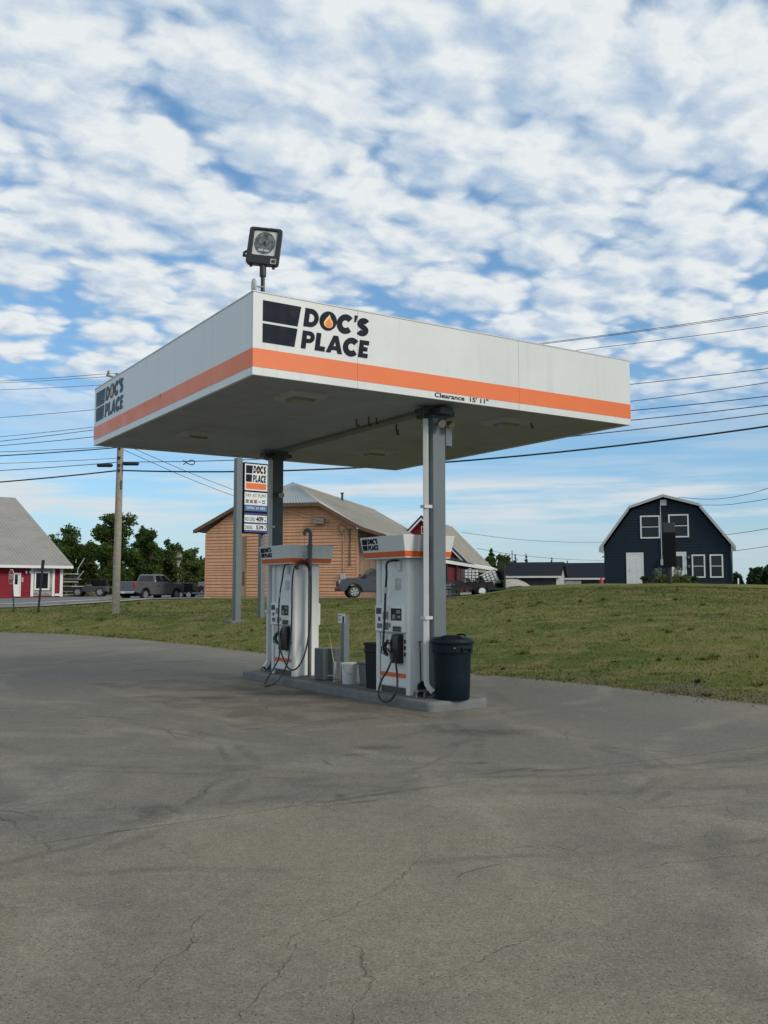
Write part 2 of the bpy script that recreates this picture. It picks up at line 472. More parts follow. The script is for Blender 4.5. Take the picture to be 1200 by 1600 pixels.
def G(x, y):
    z = T(x,y); d = y-edge_y(x)
    if d > .5: z += wob(x,y,.28,.07)*min(1,d/4)+wob(x+50,y,.09,.10)*min(1,d/8)
    return z
def axis(lo, hi, f0, f1, fine, coarse):
    out = []; v = lo
    while v < f0: out.append(v); v += max(coarse*min(1,(f0-v)/60+.05), fine)
    v = f0
    while v < f1: out.append(v); v += fine
    v = f1
    while v < hi: out.append(v); v += max(coarse*min(1,(v-f1)/60+.05), fine)
    out.append(hi); return out
def terrain():
    xs = axis(-900, 900, -26, 26, .5, 40); ys = axis(-300, 2500, 8, 76, .5, 60)
    V = []; F = []; EA = []
    for y in ys:
        for x in xs:
            z = T(x,y)
            ey = edge_y(x); d = y-ey
            if d > .5: z += wob(x,y,.28,.07)*min(1,d/4)+wob(x+50,y,.09,.10)*min(1,d/8)
            if d <= 0: z = -.06
            elif d < .6: z = max(-.06+.075*sstep(d/.35), z-.01) + abs(wob(x,y,3,.02))
            if y > 300: z = 2.0
            V.append((x,y,z)); EA.append(d)
    n = len(xs)
    for j in range(len(ys)-1):
        for i in range(n-1): F.append((j*n+i, j*n+i+1, (j+1)*n+i+1, (j+1)*n+i))
    me = bpy.data.meshes.new('grass_ground'); me.from_pydata(V, [], F)
    me.polygons.foreach_set('use_smooth', [True]*len(F)); me.materials.append(M_grass)
    at = me.attributes.new('edge', 'FLOAT', 'POINT'); at.data.foreach_set('value', EA)
    o = bpy.data.objects.new('ground', me); COL.objects.link(o); tag(o, kind='structure'); return o

def grass_mat(name, blades=False):
    m, n, b = newmat(name)
    co = obco(n)
    big = n.noise(co, .16, 4, .6)
    med = n.noise(n.vm('MULTIPLY', co, (1,1,1)), .9, 5, .65)
    fine = n.noise(n.vm('MULTIPLY', co, (1.0,1.0,1.0)), 9.0, 5, .7)
    c = n.mix(n.ramp(big, .38, .62), (.070,.100,.013), (.130,.140,.024))
    c = n.mix(n.ramp(med, .42, .66), c, (.185,.155,.058))
    c = n.mix(n.m('MULTIPLY', n.ramp(fine, .50, .78), .40), c, (.045,.060,.012))
    c = n.mix(n.m('MULTIPLY', n.ramp(n.noise(co, 26, 3, .6), .58, .75), .5), c, (.20,.18,.08))
    cl = n.ramp(n.noise(co, 14, 2, .5), .72, .78)
    c = n.mix(n.m('MULTIPLY', cl, .5), c, (.35,.34,.26))
    if not blades:
        ea = n.node('ShaderNodeAttribute', attribute_name='edge').outputs['Fac']
        dm = n.m('SUBTRACT', 1.0, n.ramp(n.m('ADD', ea, n.m('MULTIPLY', n.m('SUBTRACT', n.noise(co, 1.4, 5, .7), .5), 1.6)), .05, .55))
        def pt(x, y, r): return n.m('SUBTRACT', 1.0, n.ramp(n.m('ADD', n.vm('LENGTH', n.vm('MULTIPLY', n.vm('SUBTRACT', co, (x,y,0)), (1/r,.6/r,0))), n.m('MULTIPLY', n.m('SUBTRACT', n.noise(co, 2.5, 5, .7), .5), 1.2)), .5, 1.0))
        dm = n.m('MAXIMUM', dm, n.m('MAXIMUM', pt(5.6,17.6,.7), pt(6.6,16.3,.6)))
        c = n.mix(n.m('MULTIPLY', dm, .8), c, n.mul((.14,.115,.080), n.lin(n.noise(co,30,4,.8),.3,.7,.6,1.4)))
    n.put(b.inputs['Base Color'], c)
    b.inputs['Roughness'].default_value = .85; b.inputs['Specular IOR Level'].default_value = .15
    if blades: n.put(b.inputs['Normal'], n.vm('NORMALIZE', n.vm('ADD', n.vm('SCALE', n.node('ShaderNodeNewGeometry').outputs['Normal'], scale=.35), (0,0,1))))
    if not blades:
        h = n.m('ADD', n.noise(co, 7, 6, .75), n.m('MULTIPLY', n.noise(co, 30, 3, .6), .4))
        bp = n.node('ShaderNodeBump', {'Height': h, 'Strength': .7, 'Distance': .10})
        n.put(b.inputs['Normal'], bp.outputs[0])
    return m
M_grass = grass_mat('grass_sheet'); M_blade = grass_mat('grass_blades', True)
terrain()

def blades():
    rng = np.random.default_rng(3)
    V = []; F = []
    N = 120000; cnt = 0
    while cnt < N:
        qx = rng.uniform(-40, 1260); x0 = (qx-600)/FPX
        # nearest first: denser close to the camera
        y = 14+ (rng.random()**1.25)*44
        x = x0*y
        d = y-edge_y(x)
        if d < -.15: continue
        if d < .35 and rng.random() < .5: continue
        z = (G(x,y) if d > 0 else 0)-.012
        sc = 1.0 if d > 1.0 else 1.15
        h = rng.uniform(.014,.040)*sc*(1+.012*y); w = .006+.0005*y
        a = rng.uniform(0,math.pi); lx, ly = rng.normal(0,.03,2)
        i = len(V)
        V += [(x-w*math.cos(a),y-w*math.sin(a),z),(x+w*math.cos(a),y+w*math.sin(a),z),(x+lx,y+ly,z+h)]
        F.append((i,i+1,i+2)); cnt += 1
    for _ in range(170):                                     # taller tufts and weeds
        qx = rng.uniform(-40,1260); x0 = (qx-600)/FPX; y = 15+(rng.random()**1.1)*40; xc = x0*y
        if y-edge_y(xc) < .05: continue
        R0 = rng.uniform(.05,.22); hh = rng.uniform(.06,.15)
        for k in range(45):
            a = rng.uniform(0,6.28); r = R0*rng.random(); x = xc+r*math.cos(a); yy = y+r*math.sin(a); b_ = rng.uniform(0,3.14); w = .007+.0003*y
            z = G(x,yy)-.01; i = len(V)
            V += [(x-w*math.cos(b_),yy-w*math.sin(b_),z),(x+w*math.cos(b_),yy+w*math.sin(b_),z),(x+rng.normal(0,.05),yy+rng.normal(0,.05),z+hh*rng.uniform(.5,1.1))]; F.append((i,i+1,i+2))
    me = bpy.data.meshes.new('grass'); me.from_pydata(V, [], F); me.materials.append(M_blade)
    o = bpy.data.objects.new('grass', me); COL.objects.link(o)
    tag(o, 'short rough mown grass on the bank beyond the asphalt lot', 'grass', kind='stuff')
blades()

# ------------------------------------------------------------------ asphalt
CU = Vector((math.cos(.572), math.sin(.572), 0)); CV = Vector((-math.sin(.572), math.cos(.572), 0)); CO = Vector((-1.824, 12.924, 0))
def asphalt_mat():
    m, n, b = newmat('asphalt')
    co = obco(n)
    sx = n.node('ShaderNodeSeparateXYZ', {0: co}); X, Y = sx.outputs[0], sx.outputs[1]
    warp = n.vm('SUBTRACT', n.node('ShaderNodeTexNoise', {'Vector': co, 'Scale': .9, 'Detail': 4.0}).outputs['Color'], (.5,.5,.5))
    cw = n.vm('ADD', co, n.vm('SCALE', warp, scale=.55))
    sw = n.node('ShaderNodeSeparateXYZ', {0: cw}); XW, YW = sw.outputs[0], sw.outputs[1]
    def line(x0,y0,x1,y1,w,wx=XW,wy=YW,a=None,bb=None):
        "soft mask of a line through two ground points; limited along its length"
        L = math.hypot(x1-x0,y1-y0); dx,dy = (x1-x0)/L,(y1-y0)/L
        dist = n.m('ABSOLUTE', n.m('ADD', n.m('MULTIPLY', wx, -dy), n.m('MULTIPLY_ADD', wy, dx, x0*dy-y0*dx)))
        k = n.m('SUBTRACT', 1.0, n.ramp(dist, w*.3, w))
        t = n.m('ADD', n.m('MULTIPLY', wx, dx), n.m('MULTIPLY_ADD', wy, dy, -(x0*dx+y0*dy)))
        k = n.m('MULTIPLY', k, n.ramp(t, -.3, .2)); k = n.m('MULTIPLY', k, n.m('SUBTRACT', 1.0, n.ramp(t, L-.2, L+.3)))
        return k
    def ring(cx,cy,r,w):
        d = n.vm('DISTANCE', cw, (cx,cy,0)); d = n.m('ABSOLUTE', n.m('SUBTRACT', d, r))
        return n.m('SUBTRACT', 1.0, n.ramp(d, w*.2, w))
    def blob(x,y,rx,ry=None):
        ry = ry or rx
        d = n.vm('LENGTH', n.vm('MULTIPLY', n.vm('SUBTRACT', cw, (x,y,0)), (1/rx,1/ry,0)))
        return n.m('SUBTRACT', 1.0, n.ramp(d, .4, 1.0))
    def mx(*k):
        r = k[0]
        for q in k[1:]: r = n.m('MAXIMUM', r, q)
        return r
    big = n.noise(co, .22, 5, .6, .6); med = n.noise(n.vm('MULTIPLY', co, (1,.55,1)), .8, 5, .65)
    c = n.mix(n.ramp(big, .36, .66), (.168,.154,.120), (.232,.204,.148))
    c = n.mix(n.m('MULTIPLY', n.ramp(med, .42, .70), .5), c, (.132,.125,.104))
    # newer, darker and greyer surface beyond the seam
    seam_d = n.m('ADD', n.m('MULTIPLY', X, -.527), n.m('MULTIPLY_ADD', Y, .850, -(.850*8.82+.03)))
    far = n.ramp(n.m('ADD', seam_d, n.m('MULTIPLY', n.m('SUBTRACT', med, .5), 1.5)), -.25, .25)
    c = n.mix(n.m('MULTIPLY', far, .55), c, (.128,.124,.106))
    # dusty patches of sand
    dust = n.ramp(n.noise(n.vm('MULTIPLY', cw, (1,.5,1)), .55, 6, .7), .52, .70)
    c = n.mix(n.m('MULTIPLY', dust, .40), c, (.235,.205,.150))
    # worn pad in front of the pumps
    U = n.vm('DOT_PRODUCT', n.vm('SUBTRACT', cw, tuple(CO)), tuple(CU)); Vv = n.vm('DOT_PRODUCT', n.vm('SUBTRACT', cw, tuple(CO)), tuple(CV))
    padm = n.m('MULTIPLY', n.m('MULTIPLY', n.ramp(U, -.35,.05), n.m('SUBTRACT',1.0,n.ramp(U,4.4,4.7))), n.m('MULTIPLY', n.ramp(Vv,-.35,-.1), n.m('SUBTRACT',1.0,n.ramp(Vv,7.3,7.8))))
    padn = n.noise(co, 1.3, 6, .7)
    c = n.mix(n.m('MULTIPLY', padm, .62), c, n.mix(n.ramp(padn,.40,.62), (.110,.098,.072), (.215,.190,.136)))
    edge = n.m('MULTIPLY', n.m('ABSOLUTE', n.m('SUBTRACT', padm, .5)), 2.0)
    c = n.mix(n.m('MULTIPLY', n.m('SUBTRACT',1.0,n.ramp(edge,.2,.9)), .3), c, (.22,.20,.16))
    # tyre marks: broad faint arcs, and lighter scuffs
    tyres = mx(ring(-7,16,9.0,.20), ring(-7,16,8.2,.16), ring(9,4,7.3,.22), ring(1.5,17.5,8.6,.18), ring(-3.0,21,12.5,.25), ring(-1.2,3.5,6.6,.2))
    c = n.mix(n.m('MULTIPLY', n.m('MULTIPLY', tyres, n.ramp(n.noise(co,.5,4,.6),.42,.60)), .42), c, (.078,.074,.066))
    scuff = mx(ring(-4,-2,12.6,.35), ring(3,-6,14.6,.4), ring(-9,-3,16.0,.4), ring(14,6,12.0,.25), ring(-2.5,19.5,6.8,.22), ring(-13,9,10.0,.3), ring(-11,4,9.3,.3), ring(-10,6,11.0,.22), ring(12,16,10.5,.3), ring(6,24,14.5,.25))
    c = n.mix(n.m('MULTIPLY', n.m('MULTIPLY', scuff, n.ramp(n.noise(co,.7,4,.6),.40,.62)), .42), c, (.27,.25,.195))
    arcs = mx(ring(-3,12,4.2,.10), ring(-3,12,3.9,.07), ring(-6.5,9.5,5.2,.10), ring(-6.5,9.5,4.95,.07), ring(4.5,15.5,4.6,.09), n.m('MULTIPLY', mx(ring(.6,10.2,2.2,.11), ring(.6,10.2,2.45,.07)), n.ramp(X,1.0,1.8)), ring(0,21,11.2,.10), ring(0,21,11.5,.08), ring(-2,20,13.6,.10))
    c = n.mix(n.m('MULTIPLY', n.m('MULTIPLY', arcs, n.ramp(n.noise(co,.9,4,.65),.38,.60)), .42), c, (.075,.072,.064))
    # stains of oil and fuel
    st = mx(blob(-.1,11.4,.45,.3), blob(-.35,10.9,.2,.12), blob(.9,10.3,.28,.14), blob(1.35,12.6,.9,.45), blob(1.6,9.9,.12,.1), blob(-.45,8.7,.10,.16), blob(-1.95,8.0,.25,.5), blob(-2.9,16.6,.6,.3), blob(-5.4,25,1.0,.3), blob(-1.9,17.3,.9,.5))
    c = n.mix(n.m('MULTIPLY', n.m('MULTIPLY', st, n.ramp(n.noise(co,5,4,.7),.25,.62)), .62), c, (.040,.035,.030))
    pale = mx(blob(-3.9,18.6,.75,.55), blob(-4.4,16.9,.5,.4), blob(-3.1,14.6,1.0,.10))
    c = n.mix(n.m('MULTIPLY', n.m('MULTIPLY', pale, n.ramp(n.noise(co,2.5,4,.7),.35,.6)), .5), c, (.24,.22,.18))
    # the long sealed seam and its short branches
    co2 = n.vm('ADD', co, n.vm('SCALE', warp, scale=.10))
    s2 = n.node('ShaderNodeSeparateXYZ', {0: co2}); x2,y2 = s2.outputs[0], s2.outputs[1]
    seam = mx(line(-2.53,7.1,-.06,8.82,.024,x2,y2), line(-.06,8.82,4.58,11.5,.018,x2,y2), line(4.58,11.5,12,16,.018,x2,y2))
    wide = mx(line(-.5,8.5,.1,8.88,.05,x2,y2), line(1.0,9.75,1.5,10.05,.05,x2,y2), line(-.3,8.45,-.05,8.55,.05,x2,y2))
    seamn = n.lin(n.noise(co,3.0,4,.7), .35,.6,.25,1.0)
    # cracks
    vo = n.node('ShaderNodeTexVoronoi', {'Vector': cw, 'Scale': .75, 'Randomness': 1.0}, feature='DISTANCE_TO_EDGE', voronoi_dimensions='2D').outputs['Distance']
    ck = n.m('SUBTRACT', 1.0, n.ramp(vo, .002, .008))
    ck = n.m('MULTIPLY', ck, n.ramp(n.noise(co, .45, 3, .6), .53, .62))
    cw3 = n.vm('ADD', co, n.vm('SCALE', warp, scale=.25))
    vo3 = n.node('ShaderNodeTexVoronoi', {'Vector': cw3, 'Scale': 6.0, 'Randomness': 1.0}, feature='DISTANCE_TO_EDGE', voronoi_dimensions='2D').outputs['Distance']
    ck3 = n.m('MULTIPLY', n.m('SUBTRACT', 1.0, n.ramp(vo3, .01, .045)), n.ramp(n.noise(co, .8, 4, .65), .57, .66))
    cwf = n.vm('ADD', cw, n.vm('SCALE', n.vm('SUBTRACT', n.node('ShaderNodeTexNoise', {'Vector': co, 'Scale': 6.0, 'Detail': 5.0}).outputs['Color'], (.5,.5,.5)), scale=.16))
    sf = n.node('ShaderNodeSeparateXYZ', {0: cwf}); xf_, yf_ = sf.outputs[0], sf.outputs[1]
    near = mx(*[line(*q, xf_, yf_) for q in ((-.62,4.0,-.45,5.1,.008), (-.1,4.0,-.15,5.0,.011), (.2,4.6,.9,5.5,.006), (1.3,6.3,3.3,7.2,.009), (-3.1,7.9,-2.4,7.0,.014), (1.6,9.2,2.0,8.0,.008), (-.5,5.1,.2,6.6,.006), (-1.2,4.6,-.9,6.0,.006), (2.2,8.2,3.6,8.6,.008))])
    dark = mx(n.m('MULTIPLY', seam, seamn), n.m('MULTIPLY', wide, n.ramp(n.noise(co,8,3,.6),.3,.5)), n.m('MULTIPLY', ck, .75), n.m('MULTIPLY', ck3, .55), n.m('MULTIPLY', near, n.lin(n.noise(co,2.2,4,.7),.4,.6,.1,.9)))
    # aggregate: fine stones of different colour
    g1 = n.noise(co, 55, 3, .7); g2 = n.noise(co, 160, 2, .6); g3 = n.noise(co, 9, 5, .75)
    g4 = n.noise(co, 26, 5, .8)
    c = n.mul(c, n.lin(g1, .28, .72, .62, 1.42)); c = n.mul(c, n.lin(g2, .3, .7, .78, 1.22)); c = n.mul(c, n.lin(g3, .3,.7,.84,1.16)); c = n.mul(c, n.lin(g4, .3,.7,.80,1.20))
    peb = n.node('ShaderNodeTexVoronoi', {'Vector': co, 'Scale': 34, 'Randomness': 1.0}, voronoi_dimensions='2D')
    pd = n.m('SUBTRACT', 1.0, n.ramp(peb.outputs['Distance'], .12, .22))
    pc = n.node('ShaderNodeSeparateColor', {0: peb.outputs['Color']})
    c = n.mix(n.m('MULTIPLY', n.m('MULTIPLY', pd, n.ramp(pc.outputs[0], .86, .90)), .8), c, (.30,.28,.24))
    c = n.mix(n.m('MULTIPLY', n.m('MULTIPLY', pd, n.ramp(pc.outputs[1], .88, .92)), .85), c, (.020,.019,.018))
    c = n.mix(n.m('MULTIPLY', dark, .46), c, (.040,.037,.033))
    n.put(b.inputs['Base Color'], c)
    n.put(b.inputs['Roughness'], n.lin(g1, .3,.7,.78,.96)); b.inputs['Specular IOR Level'].default_value = .3
    hgt = n.m('ADD', n.m('MULTIPLY', g1, .6), n.m('MULTIPLY', g2, .4))
    hgt = n.m('SUBTRACT', hgt, n.m('MULTIPLY', dark, 1.2))
    bp = n.node('ShaderNodeBump', {'Height': hgt, 'Strength': .9, 'Distance': .016})
    n.put(b.inputs['Normal'], bp.outputs[0])
    return m
M_asphalt = asphalt_mat()
def lot():
    V = []; F = []
    xs = axis(-120, 60, -20, 12, .35, 6)
    for x in xs:
        ey = edge_y(x)+wob(x,0,1.3,.22)+wob(x,9,4.0,.10)+.15
        for fr in (0, .5, 1): V.append((x, -320+(ey+320)*fr, 0.0))
    k = 3
    for i in range(len(xs)-1):
        for j in range(k-1): F.append((i*k+j,(i+1)*k+j,(i+1)*k+j+1,i*k+j+1))
    me = bpy.data.meshes.new('parking_lot'); me.from_pydata(V, [], F); me.materials.append(M_asphalt)
    o = bpy.data.objects.new('parking_lot', me); COL.objects.link(o); tag(o, kind='structure')
lot()
# road on the plateau to the left, following the ground
M_road = paint('road_asphalt', (.125,.125,.122), .85, .15, .4, bump=.4, bscale=30)
M_shoulder = paint('gravel_shoulder', (.23,.21,.17), .9, .2, 2, bump=.6, bscale=30)
def drape(name, mat, q0, q1, d0, d1, dz, nq=40, nd=10, kind='structure'):
    V = []; F = []
    for j in range(nd+1):
        for i in range(nq+1):
            q = q0+(q1-q0)*i/nq; a = d0(q); bb = d1(q); d = a+(bb-a)*j/nd; x = (q-600)/FPX*d
            V.append((x, d, G(x,d)+dz))
    for j in range(nd):
        for i in range(nq): F.append((j*(nq+1)+i, j*(nq+1)+i+1, (j+1)*(nq+1)+i+1, (j+1)*(nq+1)+i))
    me = bpy.data.meshes.new(name); me.from_pydata(V, [], F); me.materials.append(mat)
    me.polygons.foreach_set('use_smooth', [True]*len(F))
    o = bpy.data.objects.new(name, me); COL.objects.link(o); return tag(o, kind=kind)
cdq = lambda q: interp(CREST_D, q)
drape('road', M_road, -500, 330, lambda q: cdq(q)+1.3, lambda q: 98, .035)
drape('road_shoulder', M_shoulder, -500, 330, lambda q: cdq(q)+.2, lambda q: cdq(q)+2.2, .045)
drape('road_line', M_signwhite, -500, 178, lambda q: cdq(q)+7.0, lambda q: cdq(q)+7.6, .05, nd=1)
drape('gravel_yard', M_shoulder, 470, 815, lambda q: cdq(q)+.8, lambda q: 76, .05)
# bare dirt with small stones at the foot of the bank
def rubble():
    mb = MB(); rnd = random.Random(5)
    for i in range(150):
        q = rnd.choice([rnd.uniform(1015,1230), rnd.uniform(1030,1110), rnd.uniform(740,1000), rnd.uniform(0,700)]); 
        base = 15.0
        # walk out to the lot edge along this direction
        y = 10.0
        while y-edge_y((q-600)/FPX*y) < 0: y += .1
        y += rnd.gauss(.1,.18) if q < 1000 else rnd.gauss(.35,.45)
        x = (q-600)/FPX*y; s = rnd.uniform(.008,.022)*(1.2 if q > 1010 else .8)
        z = max(0, G(x,y))-.002
        mb.at((x,y,z), rnd.uniform(0,6))
        mb.loft([[(-s,-s*.7,0),(s,-s*.6,0),(s*1.1,s*.7,0),(-s*.8,s*.8,0)],[(-s*.7,-s*.5,s*.8),(s*.6,-s*.5,s),(s*.7,s*.5,s*.7),(-s*.5,s*.5,s*.9)]])
    o = mb.build('gravel', paint('loose_stone', (.13,.12,.10), .9, .4, 30)); tag(o, 'loose stones along the edge of the asphalt', 'gravel', kind='stuff')
rubble()

# ------------------------------------------------------------------ frame of the canopy: u along its right face, v along its left face
CY = .572
def W3(u, v, z=0): return CO+CU*u+CV*v+Vector((0,0,z))
def on_u(qx, qy, u):
    r = ray(qx,qy); t = (u+CO.dot(CU))/(r.dot(CU)); p = r*t+Vector((0,0,CAM_H)); d = p-CO; return (d.dot(CV), p.z)
def on_v(qx, qy, v):
    r = ray(qx,qy); t = (v+CO.dot(CV))/(r.dot(CV)); p = r*t+Vector((0,0,CAM_H)); d = p-CO; return (d.dot(CU), p.z)
def catmull(P, k=8):
    P = [Vector(p) for p in P]; P = [P[0]*2-P[1]]+P+[P[-1]*2-P[-2]]; out = []
    for i in range(1, len(P)-2):
        for j in range(k):
            t = j/k; a,b,c,d = P[i-1:i+3]
            out.append(.5*((2*b)+(c-a)*t+(2*a-5*b+4*c-d)*t*t+(3*b-a-3*c+d)*t**3))
    return out+[P[-2]]

# ------------------------------------------------------------------ pump island
isl = MB()
def isl_ring(z, g):
    u0,u1,v0,v1 = 3.02+g,4.20-g,.05+g,6.95-g; r = .12; out = []
    for cx,cy,a in ((u1-r,v0+r,-90),(u1-r,v1-r,0),(u0+r,v1-r,90),(u0+r,v0+r,180)):
        for k in range(6): out.append((cx+r*math.cos(R(a+18*k)), cy+r*math.sin(R(a+18*k)), z))
    return out
isl.loft([isl_ring(-.02,0), isl_ring(.10,0), isl_ring(.138,.006), isl_ring(.146,.02), isl_ring(.146,.05)], True, False)
island = thing('pump_island', 'long low concrete island with grey painted kerb carrying the fuel pumps', 'island', CO, CY)
isl.build('kerb', M_kerb, island)
it = MB(); it.loft([isl_ring(.1465,.07), isl_ring(.150,.075)], True); it.build('concrete_top', M_kerbtop, island)

# ------------------------------------------------------------------ canopy
LU, LV, ZS, ZT = 7.485, 7.723, 4.84, 6.004
can = thing('station_canopy', 'large square white fuel station canopy with orange stripe on two grey columns', 'canopy', CO, CY)
m = MB()
def side_segments(L, joints):
    e = [0]+joints+[L]; return [(a+.0025, b-.0025) for a, b in zip(e, e[1:])]
for a,b in side_segments(LU,[1.70,4.84]): m.box(a,b,0,.05,ZS-.01,ZT); m.box(a,b,LV-.05,LV,ZS-.01,ZT)
for a,b in side_segments(LV,[1.46,4.50]):
    a2=max(a,.052); b2=min(b,LV-.052)
    m.box(0,.05,a2,b2,ZS-.01,ZT); m.box(LU-.05,LU,a2,b2,ZS-.01,ZT)
m.build('fascia', M_fascia, can)
m = MB()                                                     # dark backing seen through the joints, cap flashing
m.box(.02,LU-.02,.012,.02,ZS,ZT-.02); m.box(.02,LU-.02,LV-.02,LV-.012,ZS,ZT-.02); m.box(.012,.02,.02,LV-.02,ZS,ZT-.02); m.box(LU-.02,LU-.012,.02,LV-.02,ZS,ZT-.02)
m.build('fascia_backing', M_dark, can)
m = MB(); o_=.004
for a,b in side_segments(LU,[1.70,4.84]): m.box(a-(.002 if a<.1 else 0),b,-o_,-.0005,4.945,5.207); m.box(a,b,LV+.0005,LV+o_,4.945,5.207)
for a,b in side_segments(LV,[1.46,4.50]): m.box(-o_,-.0005,a,b,4.945,5.207); m.box(LU+.0005,LU+o_,a,b,4.945,5.207)
m.build('orange_stripe', M_orange, can)
m = MB()
for a,b,c,d in ((-.008,LU+.008,-.008,.06),(-.008,LU+.008,LV-.06,LV+.008),(-.008,.06,.0605,LV-.0605),(LU-.06,LU+.008,.0605,LV-.0605)): m.box(a,b,c,d,ZT+.0005,ZT+.018)
m.build('cap_flashing', M_pvc, can)
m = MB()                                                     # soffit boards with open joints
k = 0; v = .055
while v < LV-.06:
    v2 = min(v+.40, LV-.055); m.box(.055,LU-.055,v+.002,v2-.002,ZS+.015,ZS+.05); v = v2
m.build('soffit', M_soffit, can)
m = MB(); m.box(.04,LU-.04,.05,LV-.05,ZS+.052,ZS+.07); m.build('soffit_backing', M_greyd, can)
m = MB(); m.box(3.50,3.72,.6,6.7,ZS-.035,ZS+.0148); m.build('beam', paint('beam_paint',(.16,.155,.14),.6,.1,1), can)
m = MB(); m.box(.06,LU-.06,.06,LV-.06,ZT-.35,ZT-.30); m.build('roof_deck', M_galv, can)
for u_,v_,h in ((3.075,2.30,.10),(3.10,1.93,.14),(3.96,2.36,.16),(3.90,2.28,.12),(3.3,2.0,.08),(5.9,.9,.06)):
    m = MB(); m.tube([(u_,v_,ZS+.01),(u_,v_,ZS-h),(u_+.03,v_,ZS-h-.02),(u_+.05,v_,ZS-h+.03)],.012,6); m.build('hanging_hook', M_dark, can)
for (u_,v_) in ((1.30,1.04),(1.30,5.35),(5.41,1.02),(5.41,5.42)):
    m = MB(); s=.33
    m.loft([[(u_-s,v_-s,ZS+.014),(u_+s,v_-s,ZS+.014),(u_+s,v_+s,ZS+.014),(u_-s,v_+s,ZS+.014)],[(u_-s+.04,v_-s+.04,ZS-.045),(u_+s-.04,v_-s+.04,ZS-.045),(u_+s-.04,v_+s-.04,ZS-.045),(u_-s+.04,v_+s-.04,ZS-.045)]][::-1])
    lf = m.build('light_fixture', paint('fixture_metal',(.40,.40,.38),.5,.06,3), can)
    m = MB(); m.loft([[(u_-.2,v_-.15,ZS-.047),(u_+.2,v_-.15,ZS-.047),(u_+.2,v_+.15,ZS-.047),(u_-.2,v_+.15,ZS-.047)],[(u_-.17,v_-.12,ZS-.085),(u_+.17,v_-.12,ZS-.085),(u_+.17,v_+.12,ZS-.085),(u_-.17,v_+.12,ZS-.085)]][::-1])
    m.build('lens', paint('fixture_lens',(.20,.20,.19),.25,.05,3), lf)
# logos: right face near the corner, left face at its far end
logo(can, frame_of((.150,-.003,5.305),(1,0,0),(0,0,1)), 1.785, .600)
logo(can, frame_of((-.003,7.585,5.305),(0,-1,0),(0,0,1)), 1.815, .600, ink=M_teal)
text('clearance_lettering', "Clearance  15' 11\"", 1.075, .072, M_ink, can, frame_of((3.109,-.002,4.862),(1,0,0),(0,0,1)), bold=.018)
m = MB(); m.at((-.0045,3.72,5.185)).box(-.002,0,-.012,.012,-.03,.02); m.build('rust_spot', M_rust, can)
# columns with cap, foot and fittings
for vc in (.68, 6.55):
    uc = 3.60
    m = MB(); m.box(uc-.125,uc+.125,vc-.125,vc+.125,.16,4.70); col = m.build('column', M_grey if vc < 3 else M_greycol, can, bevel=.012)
    m = MB(); m.box(uc-.13,uc+.13,vc-.34,vc+.34,4.70,4.804); m.box(uc-.34,uc-.1305,vc-.09,vc+.09,4.72,4.80); m.box(uc+.1305,uc+.34,vc-.09,vc+.09,4.72,4.80)
    m.box(uc-.34,uc-.32,vc-.0905-.06,vc-.0905,4.64,4.80); m.box(uc-.16,uc+.16,vc-.16,vc+.16,4.66,4.699)
    m.build('column_cap', M_greyd, col)
    m = MB(); m.box(uc-.23,uc+.23,vc-.23,vc+.23,.151,.175)
    for a in range(4):
        m.at((uc,vc,0), a*math.pi/2); m.prism([(.1255,.1755),(.22,.1755),(.1255,.32)], -.008,.008,'y')
        for q in (-.18,.18): m.cyl((.19,q,.1755),(.19,q,.215),.014,n=6)
    m.at(); m.build('base_plate', paint('base_paint',(.09,.095,.095),.6,.2,6,dirt=.5,dirtcol=(.05,.045,.04)), col)
# white rain pipes
def downspout(u_, v_, du, dv):
    m = MB(); w=.043
    def sq(c, ax, s=w):
        ax = Vector(ax).normalized(); a = ax.cross(Vector((dv,-du,0))).normalized(); b = ax.cross(a)
        return [Vector(c)+a*s*x+b*s*y for x,y in ((-1,-.8),(1,-.8),(1,.8),(-1,.8))]
    m.loft([sq((u_,v_,4.64),(0,0,-1)), sq((u_,v_,1.40),(0,0,-1))]); m.loft([sq((u_,v_,1.3995),(0,0,-1),w*1.07), sq((u_,v_,.42),(0,0,-1),w*1.07)])
    m.loft([sq((u_,v_,.4195),(0,0,-1)), sq((u_+du*.01,v_+dv*.01,.36),(du*.3,dv*.3,-1)), sq((u_+du*.06,v_+dv*.06,.30),(du,dv,-1)), sq((u_+du*.15,v_+dv*.15,.235),(du,dv,-.8),w*1.1)])
    d = m.build('downspout', M_pvc, can, bevel=.006)
    for z in (3.2,1.41):
        m = MB(); m.box(u_-.07,u_+.085,v_-.062,v_-.055,z-.025,z+.025); m.box(u_-.07,u_-.062,v_-.055,v_+.06,z-.025,z+.025); m.build('pipe_strap', M_pvc, d)
    m = MB()
    if dv or du: m.loft([sq((u_+du*.1505,v_+dv*.1505,.2345),(du,dv,-.8),w*.9), sq((u_+du*.153,v_+dv*.153,.232),(du,dv,-.8),w*.9)]); m.build('pipe_mouth', M_ink, d)
downspout(3.385, .635, .55, -.45)
downspout(3.41, 6.42, -.75, -.2)
